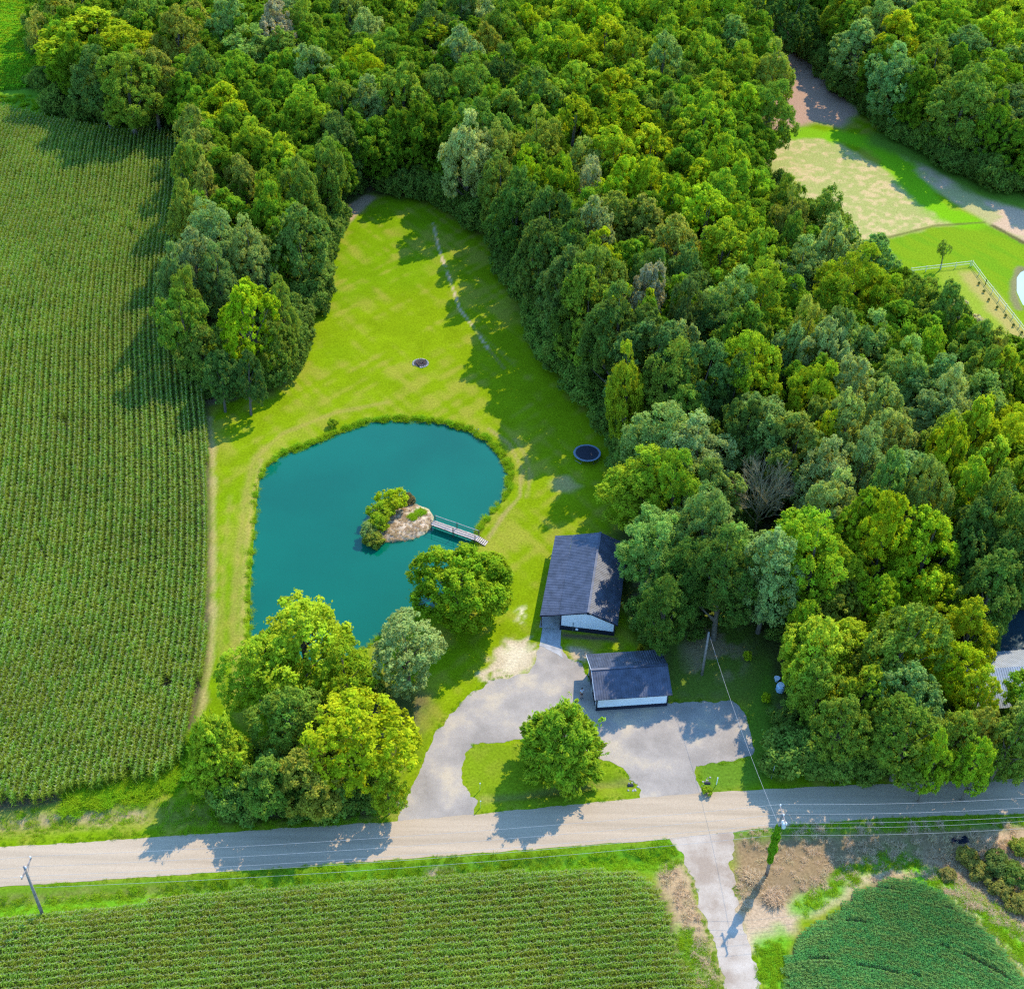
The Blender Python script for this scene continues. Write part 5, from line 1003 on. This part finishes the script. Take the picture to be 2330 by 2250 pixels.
# top-left field
A = np.stack(np.meshgrid(np.arange(-175, -90, 1.5), np.arange(270, 385, .9)), -1).reshape(-1, 2)+NR.uniform(-.1, .1, (57*128, 2))[:1] ; A = A[sdist(A[:, 0], A[:, 1], TOPFIELD) < -.3]
scatter('soybean_field', A, SOYF, NR.choice([0, PI], len(A)), np.stack([np.ones(len(A)), np.ones(len(A)), .8+.3*NR.rand(len(A))], 1), 4, label='bright yellow-green field in the top left corner behind the trees', cat='field')
def along(line, width, dens, world=False, seed=0):
    P = line if world else S(line); out = []; R = np.random.RandomState(seed)
    for (ax, ay), (bx, by) in zip(P, P[1:]):
        d = math.hypot(bx-ax, by-ay); n = int(d*width*dens); t = R.rand(n); o = R.uniform(-.5, .5, n)*width
        out.append(np.stack([ax+(bx-ax)*t-(by-ay)/d*o, ay+(by-ay)*t+(bx-ax)/d*o], 1))
    return np.concatenate(out)
def free(A, *polys, m=.15):
    k = np.ones(len(A), bool)
    for P in polys: k &= sdist(A[:, 0], A[:, 1], P) > m
    return A[k]
def grass(name, A, protos, s0, s1, seed, **kw):
    s_ = NR.uniform(s0, s1, len(A)); scatter(name, A, protos, NR.uniform(0, 6.28, len(A)), np.stack([s_, s_, s_], 1), seed, **kw)
# pond bank fringe
A = along(POND+[POND[0]], 1.7, 7, True, 1); sdp = sdist(A[:, 0], A[:, 1], POND); A = A[(sdp > -.15) & (sdp < .75)]
ppx = np.array([proj((a[0], a[1], 0)) for a in A]); thick = (ppx[:, 1] < 1110) & (ppx[:, 0] > 640); A2 = A[thick | (NR.rand(len(A)) < .55)]; 
grass('bank_grass', A2, RT, .5, 1.05, 11, label='fringe of long bright grass round the edge of the pond', cat='grass')
A = np.concatenate([along([(-200, 1600), (0, 1584), (280, 1566), (560, 1552), (745, 1550)], 4.5, 2.2, seed=2), along([(-200, 1765), (0, 1742), (250, 1722), (500, 1694), (700, 1674), (1000, 1657), (1260, 1642)], 3.0, 4.5, seed=3), along([(1245, 1655), (1290, 1625)], 3.5, 6, seed=4), along([(1490, 1590), (1700, 1580), (1960, 1572), (2100, 1565)], 1.5, 3, seed=5),
                    along([(1470, 1800), (1490, 1850), (1490, 1930)], 3.0, 7, seed=6), along([(1600, 1690), (1660, 1655), (1720, 1640), (1760, 1655)], 2.4, 5, seed=7), along([(1530, 1740), (1600, 1700)], 2.0, 5, seed=8), along([(1775, 1675), (1850, 1715), (1900, 1755), (1960, 1815), (2060, 1920)], 3.4, 7, seed=9), along([(1310, 1780), (1345, 1850), (1370, 1940)], 3, 6, seed=10), along([(1405, 1770), (1425, 1800), (1455, 1870)], 1.2, 5, seed=12)])
A = free(A, ROAD, DRIVE, TRACK, CORN, LOWER, SOY, m=.05)
grass('verge_grass', A, GT, .55, 1.25, 12, label='rough green grass and weeds along the road verges and field edges', cat='grass')
A = along([(150, 1532), (260, 1512), (330, 1495), (350, 1470), (372, 1400)], 2.2, 4, seed=14); A = np.concatenate([A, along([(120, 1530), (250, 1505), (330, 1480)], 5, 2.2, seed=15), along([(-40, 195), (50, 200), (120, 218)], 9, .9, seed=16)])
grass('field_edge_weeds', A, RT, .7, 1.5, 13, label='tall weeds at the lower right corner of the left cornfield', cat='weeds')
A = np.concatenate([along([(1420, 1620), (1600, 1612), (1800, 1610), (1960, 1610)], 5, 1.1, seed=21), along([(1430, 1700), (1560, 1660), (1700, 1630), (1850, 1650), (1960, 1710)], 6, 1.0, seed=22), along([(1275, 1660), (1310, 1720), (1330, 1790), (1360, 1893)], 2.0, 2, seed=23), along([(1418, 1650), (1420, 1740)], 1.5, 3, seed=24), along([(1830, 1660), (1900, 1700), (1960, 1740), (2060, 1800)], 8, 3.0, seed=25), along([(1850, 1620), (1960, 1650)], 5, 2, seed=26)])
A = free(A, ROAD, TRACK, SOY, LOWER)
grass('dry_grass', A, ST, .45, 1.1, 14, label='matted tan dry grass in the ditch right of the gravel track', cat='dry grass')
A = np.concatenate([along(P_+[P_[0]], .9, 9, True, 40+k_) for k_, P_ in enumerate((DRIVE, TRACK, ROAD))]); A = free(A, ROAD, DRIVE, TRACK, CORN, LOWER, SOY, m=-.02); A = A[NR.rand(len(A)) < smooth(.35, .6, vnoise(A[:, 0], A[:, 1], 1.8, 99))]
grass('kerb_grass', A, GT, .25, .6, 19, label='short ragged grass fringing the gravel and road edges', cat='grass')
# island growth
A = NR.uniform([min(p[0] for p in ISLE), min(p[1] for p in ISLE)], [max(p[0] for p in ISLE), max(p[1] for p in ISLE)], (900, 2)); A = A[sdist(A[:, 0], A[:, 1], ISLE) < .25]
grass('island_dry_grass', A[:800], ST, .25, .55, 15, label='tan dead grass matting the pond island', cat='dry grass')
A = along([(785, 995), (800, 985), (815, 980)], 1.1, 20, seed=31); grass('island_green_grass', A, RT, .5, .8, 16, label='green tuft of grass in the middle of the island', cat='grass')
# understory below the trees
A = np.stack([NR.uniform(-150, 150, 26000), NR.uniform(85, 390, 26000)], 1); kk = np.zeros(len(A), bool)
for f in FOR: kk |= sdist(A[:, 0], A[:, 1], f) < -.8
ub = at(1772, 1560); A = A[kk]; A = A[np.hypot(A[:, 0]-ub[0], A[:, 1]-ub[1]+1.5) > 4.2]; A = free(A, POND3, POND2, YARD, BARN, GAR, CORN, ROAD, DRIVE, LANE, m=1.2)[:2600]
E_ = np.concatenate([along([(1490, 1452), (1600, 1470), (1720, 1474), (1850, 1476), (1980, 1476)], 3.0, .55, seed=51), along([(640, 425), (615, 500), (598, 590), (562, 645), (540, 725), (470, 752), (410, 755), (380, 700)], 2.6, .4, seed=52), along([(720, 368), (830, 372), (960, 462), (1010, 590), (1065, 700), (1140, 775), (1190, 850), (1215, 950)], 3.0, .35, seed=53), along([(1500, 60), (1600, 160), (1700, 250), (1800, 310), (1960, 385)], 4.0, .3, seed=54), along([(100, 215), (180, 232), (300, 240), (345, 235)], 4, .3, seed=55), along([(420, 1530), (560, 1535), (700, 1545)], 3, .3, seed=56)])
A = np.concatenate([A, free(E_, ROAD, DRIVE, m=1.2)])
ss = NR.uniform(.7, 1.5, len(A)); ss[-len(E_):] *= 1.15; UND = []
M_UND = leaf_mat('understory_leaves', (.16, .25, .035), .38, patch=.3)
for k in range(3): m2_ = PROTO['s%d' % k][0][0].copy(); m2_.name = 'under%d' % k; m2_.materials.clear(); m2_.materials.append(M_UND); UND.append(m2_)
scatter('undergrowth', A, UND, NR.uniform(0, 6.28, len(A)), np.stack([ss, ss, ss*NR.uniform(.7, 1.3, len(A))], 1), 21, label='dark leafy undergrowth filling the floor of the woods under the tall trees', cat='undergrowth')
# massed far wood
allp = [PROTO['w%d' % i][0][0] for i in range(6)]
if rest:
    A = np.array([[f['x'], f['y']] for f in rest]); scl = np.array([[f['r']/6.0, f['r']/6.0, f['H']/18] for f in rest])
    M_FAR = leaf_mat('far_wood_leaves', (.17, .29, .015), .42, patch=.35)
    farp = []
    for k, pm in enumerate(allp[:4]): m2_ = pm.copy(); m2_.name = 'farwood%d' % k; m2_.materials.clear(); m2_.materials.append(M_FAR); farp.append(m2_)
    scatter('far_wood', A, farp, NR.uniform(0, 6.28, len(A)), scl, 17, label='farthest mass of treetops of the wood along the top edge', cat='wood')
# ------------------------------------------------------------------ shrubs, vine, brush pile, bare tree
def shrub(px, py, rpx, H, colr, label, name='shrub', cat='shrub', group='shrubs', k=None, zf=.5):
    p = at(px, py, H*zf); dep = p[1]*math.cos(PITCH)+CAM_H*math.sin(PITCH); r = rpx*dep/FPX; (cm, tm), H0, R0 = PROTO['s%d' % (k if k is not None else rnd.randrange(3))]
    root = empty(name, (p[0], p[1], gz(p[0], p[1])), rnd.uniform(0, 6)); root.scale = (r/R0, r/R0, H/H0); tag(root, label, cat, group)
    cr = link('crown', cm, root); cr.color = (*colr, 1); link('trunk', tm, root)
ig = 'bushes on the pond island'
shrub(893, 1140, 34, 2.9, COLS['Y'], 'bright green bush at the top of the pond island', group=ig); shrub(868, 1165, 30, 2.7, COLS['L'], 'green bush on the upper left of the pond island', group=ig)
shrub(860, 1192, 26, 2.5, COLS['L'], 'dark green bush in the left middle of the pond island', group=ig); shrub(838, 1205, 20, 2.2, COLS['P'], 'greyish bush at the far left tip of the pond island', group=ig); shrub(850, 1218, 26, 2.4, COLS['O'], 'olive bush at the lower left of the pond island', group=ig); shrub(925, 1130, 20, 2.0, (.20, .17, .07), 'brownish bush at the top right of the pond island', group=ig)
shrub(757, 963, 12, 1.3, COLS['L'], 'small leafy shrub on the upper left bank of the pond', group='shrubs by the pond')
g2 = 'scrub in the lower right corner'
for px, py, r, h, cc, lb in ((2200, 1940, 20, 1.8, (.33, .25, .05), 'yellow-brown shrub just below the dark puddle'), (2235, 1975, 22, 1.9, (.33, .27, .06), 'golden shrub second below the dark puddle'), (2270, 1960, 26, 2.4, (.09, .14, .04), 'dark green shrub right of the golden shrubs'), (2280, 2010, 24, 2.0, (.34, .27, .06), 'golden shrub with a dark hollow by the green strip'), (2310, 1985, 26, 2.6, COLS['D'], 'dark green shrub at the right edge beside the scrub'), (2322, 2045, 24, 2.0, (.32, .26, .06), 'golden shrub lowest at the right edge'), (2320, 1925, 20, 1.6, COLS['O'], 'olive shrub highest at the right edge below the road'), (2160, 1985, 16, 1.2, (.32, .24, .08), 'small golden tuft left of the scrub above the soybean edge')):
    shrub(px, py, r*1.35, h*.8, tuple(.6*a_+.4*b_ for a_, b_ in zip(cc, (.20, .26, .04))), lb, group=g2)
g3 = 'small plants inside the rail fence'
for k, (px, py) in enumerate(((2227, 645), (2239, 663), (2250, 682), (2269, 700), (2288, 718), (2306, 740), (2325, 757), (2313, 775))): shrub(px, py, 3.2, .6, (.24, .28, .07), f'little dull shrub in the line inside the fence, {ORD[k].replace("nearest", "from the fence corner").replace("from the fence corner", "nearest the fence corner") if k == 0 else ORD[k].split()[0]+" from the fence corner"}', group=g3)
shrub(1457, 1478, 8, 1.6, (.42, .36, .02), 'small yellow sunlit shrub poking up behind the garage roof', group='shrubs'); shrub(1700, 1493, 10, 1.5, COLS['Y'], 'small bright shrub in the shade above the barrel', group='shrubs')
shrub(1610, 1800, 12, .9, COLS['L'], 'low shrub by the culvert at the right side of the drive mouth', group='shrubs'); shrub(1742, 1588, 12, 1.4, COLS['Y'], 'small bright bush left of the blue barrel', group='shrubs')
# golden ornamental grass clump at the foot of the vine pole
def big_tuft(px, py, rad, H, mt, n, label, name, cat):
    p = at(px, py); me = tuft(rnd.randrange(999)+50, mt, H, n, rad, .05); o = link(name, me); o.location = (p[0], p[1], gz(p[0], p[1])); tag(o, label, cat)
big_tuft(1760, 2045, 1.0, 1.0, M_STRAW, 600, 'big golden grass clump at the foot of the vine-wrapped pole', 'ornamental_grass', 'grass clump'); big_tuft(1718, 2000, .9, .9, M_STRAW, 400, 'smaller golden grass clump between the gravel track and the vine pole', 'ornamental_grass', 'grass clump')
# vine on the pole
R = np.random.RandomState(8); n = 5200; zz = R.uniform(2.4, 8.9, n); rad = .42*np.clip(np.sin((zz-1.6)/(9.6-1.6)*PI), .1, 1)**.6*(1+.25*np.sin(zz*3)); a = R.uniform(0, 2*PI, n); rr = rad*np.sqrt(R.uniform(.3, 1.1, n))
pos = np.stack([rr*np.cos(a), rr*np.sin(a), zz], 1); nr = unit(np.stack([np.cos(a), np.sin(a), .5+0*a], 1)+R.normal(size=(n, 3))*.5); ln = .2*R.uniform(.7, 1.3, n)
M_VINE = leaf_mat('vine_leaves', (.14, .28, .010), .35); o = link('climbing_vine', qmesh('climbing_vine', leaf_quads(pos, nr, ln, ln*.8, R), M_VINE, {'v': R.rand(n), 'h': R.rand(n)})); o.location = (pb[0], pb[1], 0); tag(o, 'green vine climbing thickly round the utility pole', 'vine')
def twigs(name, n, m, parent, H, R_, seed, lv=3, up=.55, r0=.16):
    q = random.Random(seed); mb = MB()
    def br(p, d, l, r, k):
        e = p+d*l; mid = p+d*l*.5+Vector((q.uniform(-1, 1), q.uniform(-1, 1), q.uniform(-1, 1)))*l*.06; mb.tube([p, mid, e], [r, r*.8, r*.55], 4 if k < lv else 5, False)
        if k == 0: return
        for i in range(3 if k > 1 else 4):
            nd = (d+Vector((q.uniform(-1, 1), q.uniform(-1, 1), q.uniform(-.5, .9)))*.62).normalized(); st = p.lerp(e, q.uniform(.45, 1)); br(st, nd, l*q.uniform(.55, .8), r*.55, k-1)
    for i in range(n):
        a = 2*PI*i/n+q.uniform(-.2, .2); d = Vector((math.cos(a)*(1-up), math.sin(a)*(1-up), up+q.uniform(-.15, .3))).normalized(); br(Vector((0, 0, H*q.uniform(.22, .5))), d, H*.27, r0*.5, lv)
    return mb.build(name, m, parent)
p = at(1735, 1115, 9.5); t = empty('bare_tree', (p[0], p[1], 0)); tag(t, 'leafless brown tree with fine spreading twigs inside the wood above the garage', 'bare tree')
t.scale = (.68, .68, .95)
mb = MB(); mb.tube([(0, 0, -.3), (.1, .1, 5), (0, .2, 10)], [.3, .22, .1], 8); mb.build('trunk', M_TWIG, t, sm=True); twigs('crown', 22, M_TWIG, t, 14.5, 5, 3, 4, .52, .24)
p = at(1900, 1735); t = empty('brush_pile', (p[0], p[1], 0)); tag(t, 'pile of dead brown brush at the wood edge beside the road', 'brush pile')
q2 = random.Random(9); mb = MB()
for k in range(420):
    a = q2.uniform(0, 2*PI); r = 2.6*math.sqrt(q2.random()); h = 1.7*(1-(r/2.9)**2)*q2.uniform(.3, 1); d = Vector((q2.uniform(-1, 1), q2.uniform(-1, 1), q2.uniform(-.35, .45))).normalized()*q2.uniform(.4, 1.1); c_ = Vector((r*math.cos(a)*1.2, r*math.sin(a), h+.1)); mb.tube([c_-d, c_+Vector((q2.uniform(-.15, .15), 0, .1)), c_+d], [.04, .035, .012], 4, False)
mb.build('branches', mat('dead_brush', (.20, .13, .10), .95, var=.4), t)
